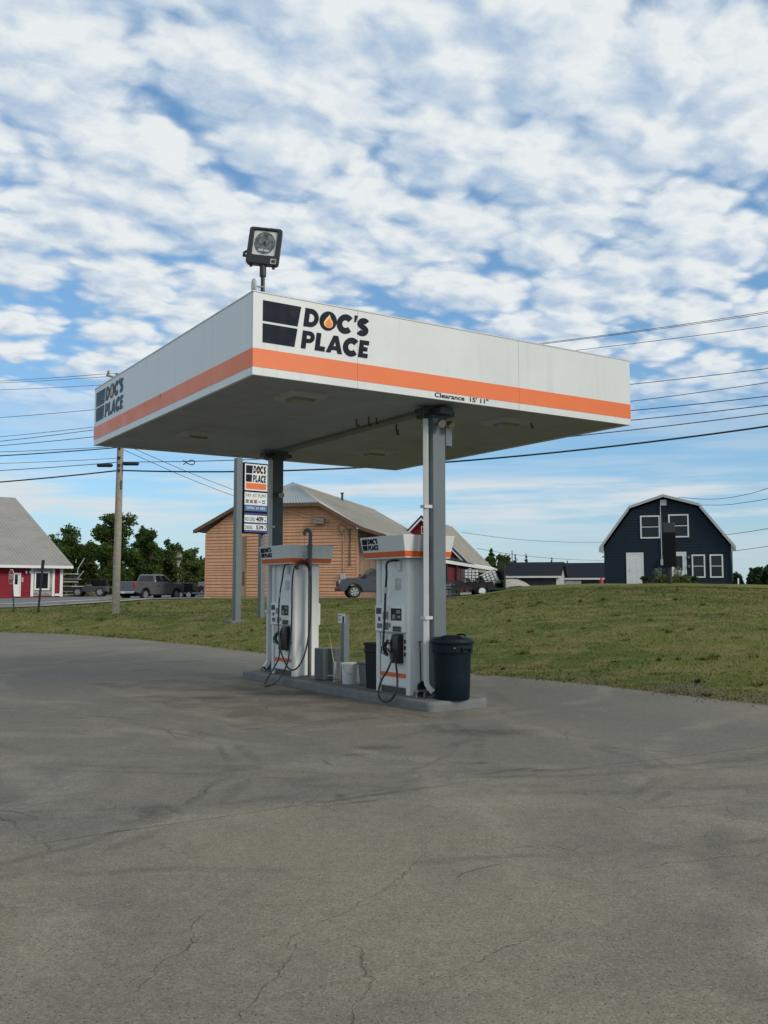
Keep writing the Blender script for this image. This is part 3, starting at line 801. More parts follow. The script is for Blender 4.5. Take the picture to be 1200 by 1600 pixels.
# fittings on the columns
m = MB(); m.box(3.7255+.04,3.90,.60,.76,4.22,4.60); m.box(3.7255,3.7645,.64,.72,4.35,4.5); m.build('junction_box', M_grey, can, bevel=.006)
def spot(u_,v_,z,dx):
    m = MB(); m.cyl((u_,v_,z),(u_+dx*.5,v_-.07,z+.01),.02,n=8); m.tube([(u_+dx*.5,v_-.07,z+.01),(u_+dx,v_-.11,z),(u_+dx*1.3,v_-.17,z-.03)],[.035,.06,.065],12)
    m.build('spot_lamp', M_chrome, can)
spot(3.60,.555,4.56,-.05); spot(3.66,.555,4.55,.06)
spot(3.60,6.425,3.90,.0)

# ------------------------------------------------------------------ floodlight on the canopy roof
fl = thing('floodlight', 'black square floodlight on a short mast above the canopy corner', 'floodlight', W3(.30,.33,ZT-.30), 0)
m = MB(); m.cyl((0,0,0),(0,0,.80),.030,n=12); m.build('mast', M_dark, fl)
m = MB(); m.cyl((0,0,.66),(0,0,.82),.048,n=12); m.tube([(0,0,.82),(-.02,.04,.90),(-.02,.10,.94)],[.05,.045,.05],8); m.build('bracket', M_dark, fl)
hd = thing('head', None, None, (.015,.05,1.10), R(4), rx=R(-5), ry=R(5)); hd.parent = fl
# the head faces the camera (-y): housing, bezel, reflector, glass
def rr(w,h,y,r=.03,cx=0,cz=0):
    out=[]
    for sx,sz,a in ((1,-1,-90),(1,1,0),(-1,1,90),(-1,-1,180)):
        for k in range(5):
            t=R(a+22.5*k); out.append((cx+sx*(w/2-r)+r*math.cos(t), y, cz+sz*(h/2-r)+r*math.sin(t)))
    return out
bpy.data.objects.remove(hd)
HM = Matrix.Translation((.015,.05,1.10)) @ Matrix.Rotation(R(6),4,'Y') @ Matrix.Rotation(R(-6),4,'X')
m = MB(); m.M = HM
m.loft([rr(.40,.46,.13,.05), rr(.47,.56,.02,.05), rr(.48,.575,-.06,.045), rr(.47,.565,-.075,.04), rr(.36,.40,-.0755,.03,0,.055), rr(.345,.385,-.045,.03,0,.055)], True)
m.box(-.21,.21,-.082,-.0752,-.275,-.165)
m.prism([(-.24,-.05),(-.30,-.10),(-.30,-.16),(-.24,-.16),(-.24,-.13),(-.27,-.13),(-.27,-.105),(-.24,-.075)],-.02,.02,'y')
m.cyl((-.16,-.02,-.285),(-.16,-.02,-.31),.022,n=8); m.cyl((.17,-.02,-.285),(.17,-.02,-.32),.022,n=8); m.cyl((.07,-.02,.285),(.07,-.02,.30),.03,n=8)
hs = m.build('housing', M_dark, fl)
m = MB(); m.M = HM
m.loft([rr(.335,.375,-.0465,.02,0,.055), rr(.334,.374,-.0475,.02,0,.055)]); m.build('bezel_plate', paint('reflector_white',(.62,.62,.58),.35,.08,9), hs)
m = MB(); m.M = HM
pr=[]
for i in range(9):
    t=i/8; rr_=.155*math.cos(t*math.pi/2*.9); pr.append([(rr_*math.cos(2*math.pi*k/24), -.049-.004*t, .055+rr_*1.12*math.sin(2*math.pi*k/24)) for k in range(24)])
m.loft(pr, True, True)
m.build('reflector', paint('reflector_dark',(.16,.165,.15),.25,.65,22,metal=.6), hs)
m = MB(); m.M = HM; m.cbox((0,-.06,.05),(.03,.012,.05)); m.build('bulb', M_dark, hs)
m = MB(); m.M = HM; m.cbox((-.045,-.056,-.060),(.07,.006,.035)); m.cbox((.04,-.056,-.065),(.08,.006,.03)); m.build('reflector_facet', M_chrome, hs)
m = MB(); m.M = HM; m.box(.12,.205,-.0845,-.0822,-.27,-.19); pl = m.build('number_plate', paint('plate_grey',(.35,.35,.33),.5,.05,2), hs)
text('plate_lettering', '40', .062, .052, M_ink, hs, HM @ frame_of((.132,-.0850,-.256),(1,0,0),(0,0,1)), bold=.02)
dish = thing('round_antenna', 'small pale round antenna on a bracket beside the floodlight mast', 'antenna', W3(.14,.26,ZT+.05), 0)
m = MB(); m.at((0,0,.12), R(20)); m.loft([[(x, r*math.cos(2*math.pi*k/20), r*1.3*math.sin(2*math.pi*k/20)) for k in range(20)] for x,r in ((-.02,.03),(-.035,.075),(-.01,.095),(.015,.07),(.02,.02))], True, True)
m.build('antenna_face', paint('antenna_shell',(.50,.50,.46),.5,.05,2), dish)
m = MB(); m.tube([(.02,0,.12),(.08,0,.11),(.14,0,.11)],.012,8); m.build('antenna_arm', M_galv, dish)

# ------------------------------------------------------------------ fuel pumps
def rect(x0,x1,y0,y1,z): return [(x0,y0,z),(x1,y0,z),(x1,y1,z),(x0,y1,z)]
def pump(label, v_c, far=False):
    t = thing('fuel_pump', label, 'fuel pump', W3(3.57, v_c, .151), CY, 'white fuel pumps on the island')
    g = t
    m = MB(); m.box(-.24,.24,-.40,.41,.10,2.22); m.build('cabinet', M_white, g)
    m = MB(); m.box(-.235,.235,-.43,.43,0,.099); m.build('plinth', M_greyd, g)
    for s in (-1,1):
        y0,y1 = (-.495,-.402) if s<0 else (.412,.50)
        m = MB(); m.prism([(-.285,y0+.02),(-.265,y0),(.265,y0),(.285,y0+.02),(.285,y1),(-.285,y1)], .0, 2.215, 'z'); m.build('side_panel', M_white, g)
    if far:
        m = MB(); pts=[(-.20+ .40*i/10, -.4955-.055*math.sin(math.pi*i/10)) for i in range(11)]
        m.loft([[(p[0],p[1],z) for p in pts] for z in (.02,2.10,2.16)][:2], True, True); m.build('round_cover', M_white, g)
    for s in (-1,1):                     # both faces: towards -x and +x
        M0 = Matrix.Identity(4) if s<0 else Matrix.Rotation(math.pi,4,'Z')
        def mb():
            k = MB(); k.M = M0; return k
        m = mb(); m.box(-.262,-.2405,-.398,.408,.12,.98); m.build('lower_door', M_white, g)
        m = mb(); m.box(-.2645,-.2622,-.398,.408,.26,.335); m.build('door_stripe', M_orange2, g)
        m = mb(); m.box(-.2650,-.2622,.385,.40,.13,.97); m.build('door_seam', M_inkgrey, g); m = mb(); m.box(-.2650,-.2622,-.39,-.38,.13,.97); m.build('door_seam', M_inkgrey, g)
        m = mb(); m.cyl((-.2622,.33,.90),(-.270,.33,.90),.012,n=10); m.build('door_lock', M_chrome, g)
        m = mb(); m.box(-.2445,-.2405,.10,.30,1.55,1.72); m.build('small_sticker', M_signwhite, g)
        m = mb(); m.box(-.330,-.2405,-.40,.47,1.0,1.44)
        fp = m.build('display_panel', M_signwhite, g, bevel=.015)
        m = mb(); m.box(-.3345,-.3302,-.34,-.03,1.20,1.40); sc = m.build('screen', M_screen, fp)
        m = mb(); m.box(-.3365,-.3347,-.31,-.20,1.32,1.37); m.box(-.3365,-.3347,-.31,-.22,1.24,1.28); m.box(-.3365,-.3347,-.16,-.07,1.22,1.30); m.build('readout', M_keypad, sc)
        m = mb(); m.box(-.334,-.3302,.27,.43,1.30,1.40); m.build('card_reader', M_dark, fp)
        m = mb(); m.box(-.334,-.3302,.30,.37,1.18,1.25); m.build('card_slot', M_dark, fp)
        m = mb(); m.box(-.334,-.3302,.24,.40,1.06,1.14); m.build('instruction_label', M_inkgrey, fp)
        m = mb(); m.box(-.350,-.3302,.06,.20,1.22,1.34); m.build('receipt_slot', M_keypad, fp)
        kp = MB(); kp.M = M0; kp.box(-.345,-.3302,-.34,-.10,1.02,1.11); kp = kp.build('keypad', M_keypad, fp)
        m = mb()
        for i in range(4):
            for j in range(2): m.cbox((-.349, -.31+.06*i, 1.04+.042*j),(.007,.045,.03))
        m.build('key', M_dark, kp)
        m = mb(); m.box(-.333,-.3302,-.02,.03,1.08,1.15); m.box(-.333,-.3302,.05,.17,1.04,1.16); m.build('price_label', M_inkgrey, fp)
        # nozzle boot
        m = mb(); m.prism([(-.2625,.50),(-.36,.50),(-.40,.58),(-.385,.92),(-.35,.975),(-.2625,.975)], -.30, -.09, 'y'); nb = m.build('nozzle_boot', M_black, g, bevel=.01)
        m = mb(); m.tube([(-.385,-.115,.93),(-.415,-.105,.85),(-.415,-.10,.66),(-.395,-.10,.60),(-.36,-.12,.55)],[.012]*5,8); m.build('boot_guard', M_galv, nb)
        for z in (.86,.755,.65):
            m = mb(); m.box(-.2660,-.2622,-.385,-.315,z-.032,z+.032); m.build('grade_button', M_dark, g)
        m = mb(); m.box(-.2650,-.2622,.02,.14,.77,.82); m.build('hose_label', M_inkgrey, g)
        m = mb(); m.box(-.2650,-.2622,.18,.38,.86,.94); m.build('door_notice', paint('notice_faded',(.50,.51,.51),.5,.2,30), g)
        m = mb(); m.box(-.2435,-.2405,-.20,-.02,1.70,1.90); m.build('safety_notice', paint('notice_grey',(.45,.47,.46),.5,.25,25), g)
        m = mb(); m.cyl((-.26,-.18,2.03),(-.26,-.18,2.18),.045,n=12); m.build('filter_can', M_bucket, g)
        # nozzle
        nc = M_green if far else M_black
        m = mb(); m.tube([(-.40,-.02,.62),(-.43,.03,.72),(-.435,.0,.80),(-.42,-.07,.86),(-.39,-.13,.80)],[.028,.034,.040,.034,.022],10)
        m.tube([(-.40,-.04,.62),(-.45,.07,.66),(-.455,.08,.75),(-.44,.02,.80)],.010,8)
        m.build('nozzle', nc, g)
    # valance
    zb, zt = 2.222, 2.600
    def vr(z,o=0):
        f=(z-zb)/(zt-zb); return rect(-.44-.07*f-o, .46+.07*f+o, -.62-.045*f-o, .645+.045*f+o, z)
    m = MB(); m.loft([vr(zb),vr(zt)]); va = m.build('valance', M_fascia, g, bevel=.008)
    m = MB()
    for (i,j) in ((0,1),(1,2),(2,3),(3,0)):
        a=vr(zb+.025,.003); b=vr(zb+.115,.003); c=vr(zb+.025,.0003); d=vr(zb+.115,.0003)
        m.loft([[a[i],a[j],b[j],b[i]],[c[i],c[j],d[j],d[i]]])
    m.build('valance_stripe', M_orange2, va)
    zl = zb+.155; f=(zl-zb)/(zt-zb); f2 = math.atan2(.07,.378)
    logo(va, frame_of((-.44-.07*f-.002,.625,zl),(0,-1,0),(-math.sin(f2),0,math.cos(f2))), .50, .19, True, True)
    logo(va, frame_of((.46+.07*f+.002,-.605,zl),(0,1,0),(math.sin(f2),0,math.cos(f2))), .50, .19, True, True)
    return t
p1_ = pump('white fuel pump with black nozzle beside the blue trash barrel', 1.475)
p2_ = pump('white fuel pump with green nozzle and hose lifted over a dark red saddle', 5.53, True)
def hose(name, pts, r, mat, parent, fit=(), n=9):
    m = MB(); P = catmull(pts, 8); m.tube(P, r, n); o = m.build(name, mat, parent)
    for i in fit:
        m = MB(); a=Vector(pts[i]); d=(Vector(pts[min(i+1,len(pts)-1)])-Vector(pts[i-1])).normalized(); m.tube([a-d*.05,a+d*.05],r*1.7,8); m.build('hose_coupling', M_dark if i%2 else M_chrome, o)
    return o
# far pump: local coordinates from points measured on two planes
def L2(u_, qx, qy, vc=5.53):
    v_, z = on_u(qx,qy,u_); return (u_-3.57, v_-vc, z-.151)
def L2v(v_, qx, qy, vc=5.53):
    u_, z = on_v(qx,qy,v_); return (u_-3.57, v_-vc, z-.151)
# near pump: local x,y,z
hose('hose', [(-.26,-.16,2.19),(-.38,-.12,2.19),(-.41,-.02,2.14),(-.40,.0,1.95),(-.40,.03,1.70),(-.40,.05,1.40),(-.41,.06,1.10),(-.43,.05,.90),(-.44,.05,.80)], .019, M_black, p1_, (4,))
hose('fill_hose', [(-.44,.05,.80), L2(3.10,612,1025,1.475), L2(3.02,606,1046,1.475), L2(2.94,596,1063,1.475), L2(2.90,591.5,1080,1.475), L2(2.89,594,1092,1.475), L2(2.89,603,1096.5,1.475), L2(2.91,613,1091,1.475), L2(2.95,619.5,1078,1.475), L2(3.03,621,1060,1.475), L2(3.10,619,1040,1.475), L2(3.13,617,1030,1.475)], .017, M_black, p1_, (1,))
hose('hose', [(.26,.16,2.19),(.38,.12,2.19),(.41,.02,2.14),(.40,.0,1.95),(.40,-.03,1.4),(.42,-.05,.9),(.46,-.2,.3),(.48,-.3,.06),(.46,-.1,.03),(.42,.05,.4),(.41,.05,.6)], .019, M_black, p1_)
A = [L2(3.25,452,882), L2(3.18,446,882.5), L2(3.14,443.5,888), L2(3.13,441,905), L2(3.12,437,930), L2(3.10,435.5,955), L2(3.10,435,980), L2(3.10,437,1003), L2(3.10,439,1018), L2(3.10,444,1032), L2(3.10,450,1043), L2v(4.82,457,1047), L2v(4.80,466,1042), L2v(4.80,475,1025), L2v(4.80,481,1000), L2v(4.80,485,965), L2v(4.80,486,920), L2v(4.80,485.5,900)]
hose('hose', A, .016, M_black, p2_, (4,))
B = [L2v(4.80,484,893), L2v(4.80,480,884), L2v(4.80,472,880), L2v(4.82,463,883), L2v(4.84,458.5,892), L2(3.16,456.5,915), L2(3.14,456,950), L2(3.12,455,985), L2(3.08,453,1010), L2(3.02,450,1032), L2(2.93,442,1052), L2(2.76,430,1067.5), L2(2.62,418,1071.5), L2(2.66,413,1069.5), L2(2.80,421,1055), L2(2.92,430,1040), L2(3.00,436,1026), L2(3.08,437,1010)]
hose('fill_hose', B, .016, M_black, p2_, (17,))
m = MB(); sad = [L2v(4.80,464,890),L2v(4.80,464.5,883),L2v(4.80,468,878.5),L2v(4.80,474,877),L2v(4.80,480,879),L2v(4.80,483.5,884),L2v(4.80,484,890)]
m.tube(catmull(sad,5), .035, 8); m.build('hose_saddle', M_red_saddle, p2_)
# hose mast beside the far pump
hm = thing('hose_mast', 'tall thin grey pipe mast with hooked top standing against the far pump', 'pole', W3(3.53,4.83,.151), CY)
m = MB(); m.tube([(0,0,0),(0,0,2.78)],.038,12); m.tube(catmull([(0,0,2.72),(0,0,2.84),(-.06,0,2.90),(-.12,0,2.86),(-.14,0,2.80)],5),.036,12); m.cyl((0,0,2.55),(0,0,2.62),.048,n=12)
m.build('mast_pipe', paint('mast_grey',(.10,.105,.11),.5,.12,5,dirt=.15,dirtcol=(.08,.06,.045)), hm)
m = MB(); sp=[(-.14,0,2.76),(-.135,0,2.5),(-.135,0,2.46)]; m.tube(sp,.006,5)
m.tube([(-.135+.03*math.cos(t),0,2.42+.04*math.sin(t)) for t in [2*math.pi*i/12 for i in range(13)]],.008,6)
m.tube([(-.135+.014*math.cos(i*1.2),.014*math.sin(i*1.2),2.38-.0035*i) for i in range(44)],.006,5)
m.build('spring_hanger', M_galv, hm)

# ------------------------------------------------------------------ things on the island
def barrel():
    t = thing('trash_barrel', 'large round dark blue plastic trash barrel with lid at the island end', 'trash can', W3(3.60,.24,.151), .4)
    m = MB(); prof=[(.262,0),(.272,.02),(.285,.35),(.298,.70),(.300,.715),(.322,.73),(.326,.80),(.322,.86),(.312,.872),(.318,.885),(.318,.90)]
    m.lathe(prof,n=36); b = m.build('barrel_body', M_navybar, t)
    m = MB(); m.lathe([(.345,.862),(.350,.87),(.350,.905),(.338,.925),(.325,.945),(.295,.958),(.270,.952),(.255,.962),(.15,.978),(.06,.982)],n=36); l = m.build('lid', M_navybar, t)
    m = MB(); m.tube(catmull([(-.27,-.16,.95),(-.24,-.19,.985),(-.13,-.25,.99),(-.02,-.29,.985),(.03,-.29,.95)],5),.016,8); m.at((0,0,0),2.2); m.tube(catmull([(-.12,-.24,.95),(-.10,-.25,.99),(.02,-.27,.99),(.08,-.25,.95)],5),.016,8); m.build('lid_handle', M_blackbin, l)
    for a in (.3,3.4):
        m = MB(); m.at((0,0,0),a); m.box(-.09,.09,.318,.345,.79,.82); m.box(-.09,-.07,.30,.345,.75,.79); m.box(.07,.09,.30,.345,.75,.79); m.build('side_handle', M_navybar, t, bevel=.006)
    m = MB(); m.at((0,0,0),-.35); m.box(-.01,.01,-.33,-.318,.80,.815); m.build('rivet', M_galv, t)
barrel()
def square_bin():
    t = thing('trash_can', 'tall square black plastic trash can beside the near pump', 'trash can', W3(3.52,2.24,.151), CY+.05)
    r = lambda s,z: [(-s,-s,z),(s,-s,z),(s,s,z),(-s,s,z)]
    m = MB(); m.loft([r(.165,0),r(.185,.62),r(.198,.625),r(.198,.66),r(.190,.665),r(.192,.77),r(.175,.77),r(.160,.30)]); m.build('bin_body', M_blackbin, t, bevel=.014)
    m = MB(); 
    for a in range(4):
        m.at((0,0,0),a*math.pi/2); m.box(-.2,.2,.192,.206,.745,.785)
    m.at(); m.build('bin_rim', M_blackbin, t)
    m = MB(); m.box(-.165,.165,-.165,.165,.66,.70); m.build('trash_liner', paint('liner',(.006,.006,.007),.3,.3,20), t)
square_bin()
def grey_bin():
    t = thing('waste_bin', 'small grey plastic waste bin between white bucket and black can', 'bin', W3(3.68,2.84,.151), CY)
    r = lambda s,z: [(-s,-s,z),(s,-s,z),(s,s,z),(-s,s,z)]
    m = MB(); m.loft([r(.12,0),r(.15,.37),r(.168,.375),r(.168,.42),r(.15,.42),r(.13,.1)]); m.build('bin_body', M_greybin, t, bevel=.012)
    s = thing('squeegee', 'black squeegee handle sticking out of the small grey bin', 'squeegee', W3(3.68,2.84,.20), CY)
    m = MB(); m.tube([(-.02,.08,.03),(0,-.02,.25),(.04,-.14,.50)],[.011,.012,.014],8); m.build('squeegee_handle', M_black, s)
    m = MB(); m.at((-.02,.085,.02)).cbox((0,0,0),(.16,.03,.04)); m.build('squeegee_head', M_dark, s)
grey_bin()
def bucket():
    t = thing('white_bucket', 'white plastic bucket with lid standing by the grey bollard', 'bucket', W3(3.48,3.20,.151), 0)
    m = MB(); m.lathe([(.128,0),(.134,.01),(.142,.30),(.150,.302),(.150,.312),(.143,.314),(.143,.33),(.152,.332),(.152,.342),(.145,.344)],n=32); m.build('bucket_body', M_bucket, t)
    m = MB(); m.lathe([(.156,.338),(.158,.345),(.158,.372),(.150,.378),(.143,.372),(.02,.372)],n=32); m.build('lid', M_bucket, t)
    m = MB(); m.tube([( .152*math.cos(a), .152*math.sin(a)-.01, .325-.13*math.sin((a+2.6)/2.1*math.pi)) for a in [ -2.6+2.1*i/12 for i in range(13)]],.004,6); m.build('wire_handle', M_galv, t)
bucket()
def stick():
    a = W3(3.42,3.55,.151); b = atd(514,989,a.y+.12)
    t = thing('yellow_stick', 'thin yellow stick leaning out from behind the white bucket', 'stick', a)
    m = MB(); m.tube([(0,0,0), (b-a)*.5, b-a],[.010,.009,.006],8); m.build('stick_shaft', M_yellow, t)
stick()
def bollard():
    t = thing('sign_bollard', 'grey steel bollard post with small white notice at its top', 'bollard', W3(3.62,3.60,.151), CY)
    m = MB(); m.box(-.06,.06,-.06,.06,0,1.24); m.build('post', M_grey, t, bevel=.008)
    m = MB(); m.box(-.085,-.079,-.13,.13,1.09,1.265); m.box(-.0785,-.0605,-.02,.02,1.12,1.2); p = m.build('notice_plate', M_signwhite, t)
    m = MB(); m.box(-.0885,-.0855,-.115,-.045,1.095,1.215); m.build('dark_sticker', M_dark, p)
    m = MB()
    for z,w in ((1.225,.10),(1.185,.03),(1.155,.10)):
        for i in range(int(w/.02)): m.box(-.0868,-.0852,.11-.021*i-.016,.11-.021*i,z-.008,z+.010)
    m.build('notice_print', M_inkgrey, p)
bollard()
def cover():
    t = thing('pipe_cover', 'dark grey square metal box cover on the island beside the far pump', 'box', W3(3.52,4.10,.151), CY)
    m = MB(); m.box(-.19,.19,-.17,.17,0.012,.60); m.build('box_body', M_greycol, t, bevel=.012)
    m = MB(); m.box(-.24,.24,-.22,.22,0,.0115); m.build('base_flange', M_greyd, t)
    t2 = thing('water_tap', 'short grey standpipe with tap between box cover and white bucket', 'tap', W3(3.40,3.60,.151), CY)
    m = MB(); m.cyl((0,0,0),(0,0,.36),.028,n=12); m.cyl((0,0,.36),(0,0,.375),.034,n=12); m.build('standpipe', M_galv, t2)
    m = MB(); m.tube([(-.02,0,.12),(-.09,.03,.12),(-.13,.05,.12)],.012,8); m.cyl((-.02,-.03,.08),(-.05,-.06,.05),.014,n=8); m.build('tap_handle', M_galv, t2)
cover()
def tool():
    t = thing('long_handled_dustpan', 'black long handled dustpan leaning against the near column foot', 'dustpan', W3(3.42,.84,.151), CY)
    m = MB(); m.tube([(-.02,-.03,.10),(0,.01,.52),(.0,.03,.86)],[.012,.012,.012],8); m.build('handle', M_dark, t)
    m = MB(); m.tube([(-.045,.03,.865),(.045,.03,.865)],.014,8); m.cyl((0,.03,.76),(0,.03,.70),.026,n=8); m.build('grip', M_keypad, t)
    m = MB(); m.prism([(-.10,.02),(.10,.02),(.09,.19),(.02,.24),(-.02,.24),(-.09,.19)],-.05,-.03,'y'); m.prism([(-.05,.015),(.06,.015),(.06,.06),(-.05,.03)],-.10,-.085,'x'); m.box(-.10,.10,-.16,-.0505,.005,.02); m.build('pan', M_black, t)
    m2 = MB(); b = thing('boot_scraper', 'small grey metal bracket on the island at the rain pipe outlet', 'bracket', W3(3.24,.60,.151), CY+.3)
    m2.box(-.12,.12,-.015,.015,.10,.125); m2.box(-.12,-.10,-.015,.015,0,.0995); m2.box(.10,.12,-.015,.015,0,.0995); m2.build('bracket_frame', M_grey, b)
tool()

# ------------------------------------------------------------------ price sign
def price_sign():
    a = atd(369.5,962,41); a.z = T(a.x,a.y)
    s = thing('price_sign', 'tall two post fuel price sign with logo, pay at pump panel and two prices', 'price sign', a, .66)
    k = 41/FPX
    def hz(qy): return CAM_H+(923.3-qy)*k - a.z        # height above the sign's foot
    m = MB(); m.box(-.145,.145,-.14,.14,-.1,hz(715)); m.build('post', M_grey, s, bevel=.02)
    m = MB(); m.box(1.27,1.50,.165,.42,-.4,hz(735)); m.build('post', M_grey, s, bevel=.02)
    for x in (0,1.40):
        m = MB(); m.box(x-.45,x+.45,-.4,.4,-.5,.03); m.build('footing', M_kerb, s)
    x0,x1 = .20,1.40
    zt,zb = hz(721), hz(833)
    m = MB(); m.box(x0,x1,-.16,.16,zb,zt); cab = m.build('cabinet', M_ink, s, bevel=.015)
    H = zt-zb
    def panel(name, f0, f1, mat, pr=.0, g=.035):
        m = MB(); m.box(x0+g,x1-g,-.166-pr,-.1605-pr,zt-H*f1,zt-H*f0); return m.build(name, mat, cab)
    def fr(f, x=0.0, o=.1665): return frame_of((x0+.035+x,-o,zt-H*f),(1,0,0),(0,0,1))
    w = x1-x0-.07
    p = panel('logo_panel',.02,.395,M_signwhite)
    logo(p, fr(.275,.05), w-.10, H*.235, False)
    m = MB(); m.box(x0+.085,x1-.085,-.1695,-.1665,zt-H*.375,zt-H*.29); m.build('orange_band', M_orange, p)
    p = panel('pay_panel',.42,.60,M_signwhite)
    text('pay_lettering','PAY AT PUMP',w-.12,H*.05,M_ink,p,fr(.49,.06),bold=.0,spc=1.25)
    for i,(c1,c2) in enumerate(((M_inkgrey,M_keypad),(M_keypad,M_inkgrey),(M_signred,M_keypad),(M_signwhite,M_keypad),(M_bluetxt,M_signwhite))):
        m = MB(); xx=x0+.09+i*.205; m.box(xx,xx+.15,-.1690,-.1665,zt-H*.575,zt-H*.525); c = m.build('card_mark', c1, p)
        m = MB(); m.box(xx+.02,xx+.13,-.1710,-.1692,zt-H*.560,zt-H*.545); m.build('card_band', c2, c)
    p = panel('hours_panel',.60,.685,M_bluetxt)
    m = MB(); m.box(x0+.035,x1-.035,-.1685,-.1665,zt-H*.685,zt-H*.668); m.box(x0+.035,x1-.035,-.1685,-.1665,zt-H*.612,zt-H*.6005); m.build('hours_border', M_bluegrey, p)
    text('hours_lettering','OPEN 24 HRS',w-.20,H*.038,M_signwhite,p,fr(.661,.10,.1672),bold=.01,spc=1.2)
    p = panel('price_panel',.715,.985,M_blue)
    for f0,f1,lab,pr_ in ((.745,.845,'NO LEAD','4.09'),(.87,.955,'DIESEL','5.39')):
        m = MB(); m.box(x0+.035,x1-.045,-.1695,-.1667,zt-H*f1,zt-H*f0); q = m.build('price_row', M_signwhite, p)
        hh = H*(f1-f0)*.62; zz=f1-(f1-f0)*.17
        text('grade_lettering',lab,.50 if lab=='NO LEAD' else .40,hh*.9,M_ink,q,fr(zz,.03,.1698),bold=.006)
        text('price_digits',pr_.replace('.',''),.37,hh*1.05,M_ink,q,fr(zz,.58,.1698),bold=.035)
        text('fraction_digits','9',.07,hh*.45,M_ink,q,fr(zz-(f1-f0)*.42,.995,.1698),bold=.03)
        text('fraction_digits','10',.09,hh*.42,M_ink,q,fr(zz,.985,.1698),bold=.03)
price_sign()

# ------------------------------------------------------------------ utility pole and wires
PD = 46.0
pb = atd(181,940,PD); pb.z = T(pb.x,pb.y)-.1
pole = thing('utility_pole', 'tall weathered wooden utility pole on the grass in front of the silver pickup', 'utility pole', pb)
ptop = atd(181,583,PD).z-pb.z
m = MB(); m.tube([(0,0,0),(.03,0,ptop*.5),(.07,0,ptop)],[.185,.165,.135],14); m.build('pole_shaft', M_wood, pole)
tz = lambda qy: CAM_H+(923.3-qy)*PD/FPX - pb.z
PDIR = Vector((35,-16,0)).normalized(); PN = Vector((16,35,0)).normalized()
def ploc(s, n, z): return Vector((.05,0,0))+PDIR*s+PN*n+Vector((0,0,z))
m = MB(); m.tube([ploc(0.05,-1.15,tz(590)),ploc(.05,1.15,tz(590))],.06,6); ca = m.build('crossarm', M_wood, pole)
for nn in (-1.05,-.45,.45,1.05):
    m = MB(); b0 = ploc(.05,nn,tz(588)); m.loft([[ (b0.x+r*math.cos(t*math.pi/4), b0.y+r*math.sin(t*math.pi/4), b0.z+z) for t in range(8)] for r,z in ((.03,.0),(.07,.05),(.04,.08),(.07,.12),(.04,.16),(.02,.2))], True, True); m.build('insulator', M_keypad, ca)
m = MB(); m.box(-.35,-.05,-.2,.0,tz(603),tz(593)); m.tube([(-.4,-.1,tz(597)),(-.6,-.1,tz(594)),(-.62,-.1,tz(600))],.05,8); m.build('cutout_switch', M_dark, pole)
for zq,l in ((700,.3),(715,.25),(727,.35),(735,.3)):
    m = MB(); m.at((.05,0,tz(zq))); m.cbox((.0,-.21,0),(.12,.07,.12)); m.build('wire_bracket', M_dark, pole)
m = MB(); m.cbox((.18,-.12,tz(757)),(.06,.12,.42)); m.build('tag_plate', M_inkgrey, pole)
WG = 'overhead wires along the road'
def hz_at(qy, y): return CAM_H+(923.3-qy)*y/FPX
PX0, PY0 = pb.x, pb.y
RX, RY = 22.0, 30.0                       # next pole to the right, outside the picture
LX, LY = -45.0, 55.0
def plan_hit(qx, ax, ay, bx, by):
    k = (qx-600)/FPX; t = (k*ay-ax)/((bx-ax)-k*(by-ay)); return t, ax+(bx-ax)*t, ay+(by-ay)*t
def rot_z(qy, qx, x, y):
    r = ray(qx,qy); return CAM_H+r.z*(y/r.y)
def wire(label, qpole, r1=None, r2=None, qleft=None, rad=.010, off=0, dark=M_wire):
    "qpole: pixel row at the pole; r1, r2: two measured pixels to the right; qleft: pixel row at the left border"
    ax, ay = PX0+.05+PN.x*off, PY0+PN.y*off
    pts = []
    z0 = rot_z(qpole, 182, ax, ay)
    if qleft is not None:
        bx, by = LX+PN.x*off, LY+PN.y*off
        t, x, y = plan_hit(0, ax, ay, bx, by); z1 = rot_z(qleft, 0, x, y)
        sag = .55; # z = z0 + b t + c t^2
        c = sag*4; b = (z1-z0-c*t*t)/t
        for i in range(16, 0, -1):
            s = i/16*.9; pts.append((ax+(bx-ax)*s, ay+(by-ay)*s, z0+b*s+c*s*s))
    pts.append((ax, ay, z0))
    if r1 is not None:
        bx, by = RX+PN.x*off, RY+PN.y*off
        (t1,x1,y1), (t2,x2,y2) = plan_hit(r1[0],ax,ay,bx,by), plan_hit(r2[0],ax,ay,bx,by)
        z1, z2 = rot_z(r1[1],r1[0],x1,y1), rot_z(r2[1],r2[0],x2,y2)
        A_ = np.array([[t1,t1*t1],[t2,t2*t2]]); b,c = np.linalg.solve(A_, np.array([z1-z0,z2-z0]))
        for i in range(1, 33):
            s = i/32; pts.append((ax+(bx-ax)*s, ay+(by-ay)*s, z0+b*s+c*s*s))
    m = MB(); m.tube(pts, rad, 5, False); o = m.build('power_line', dark); tag(o, label, 'wire', WG); return o
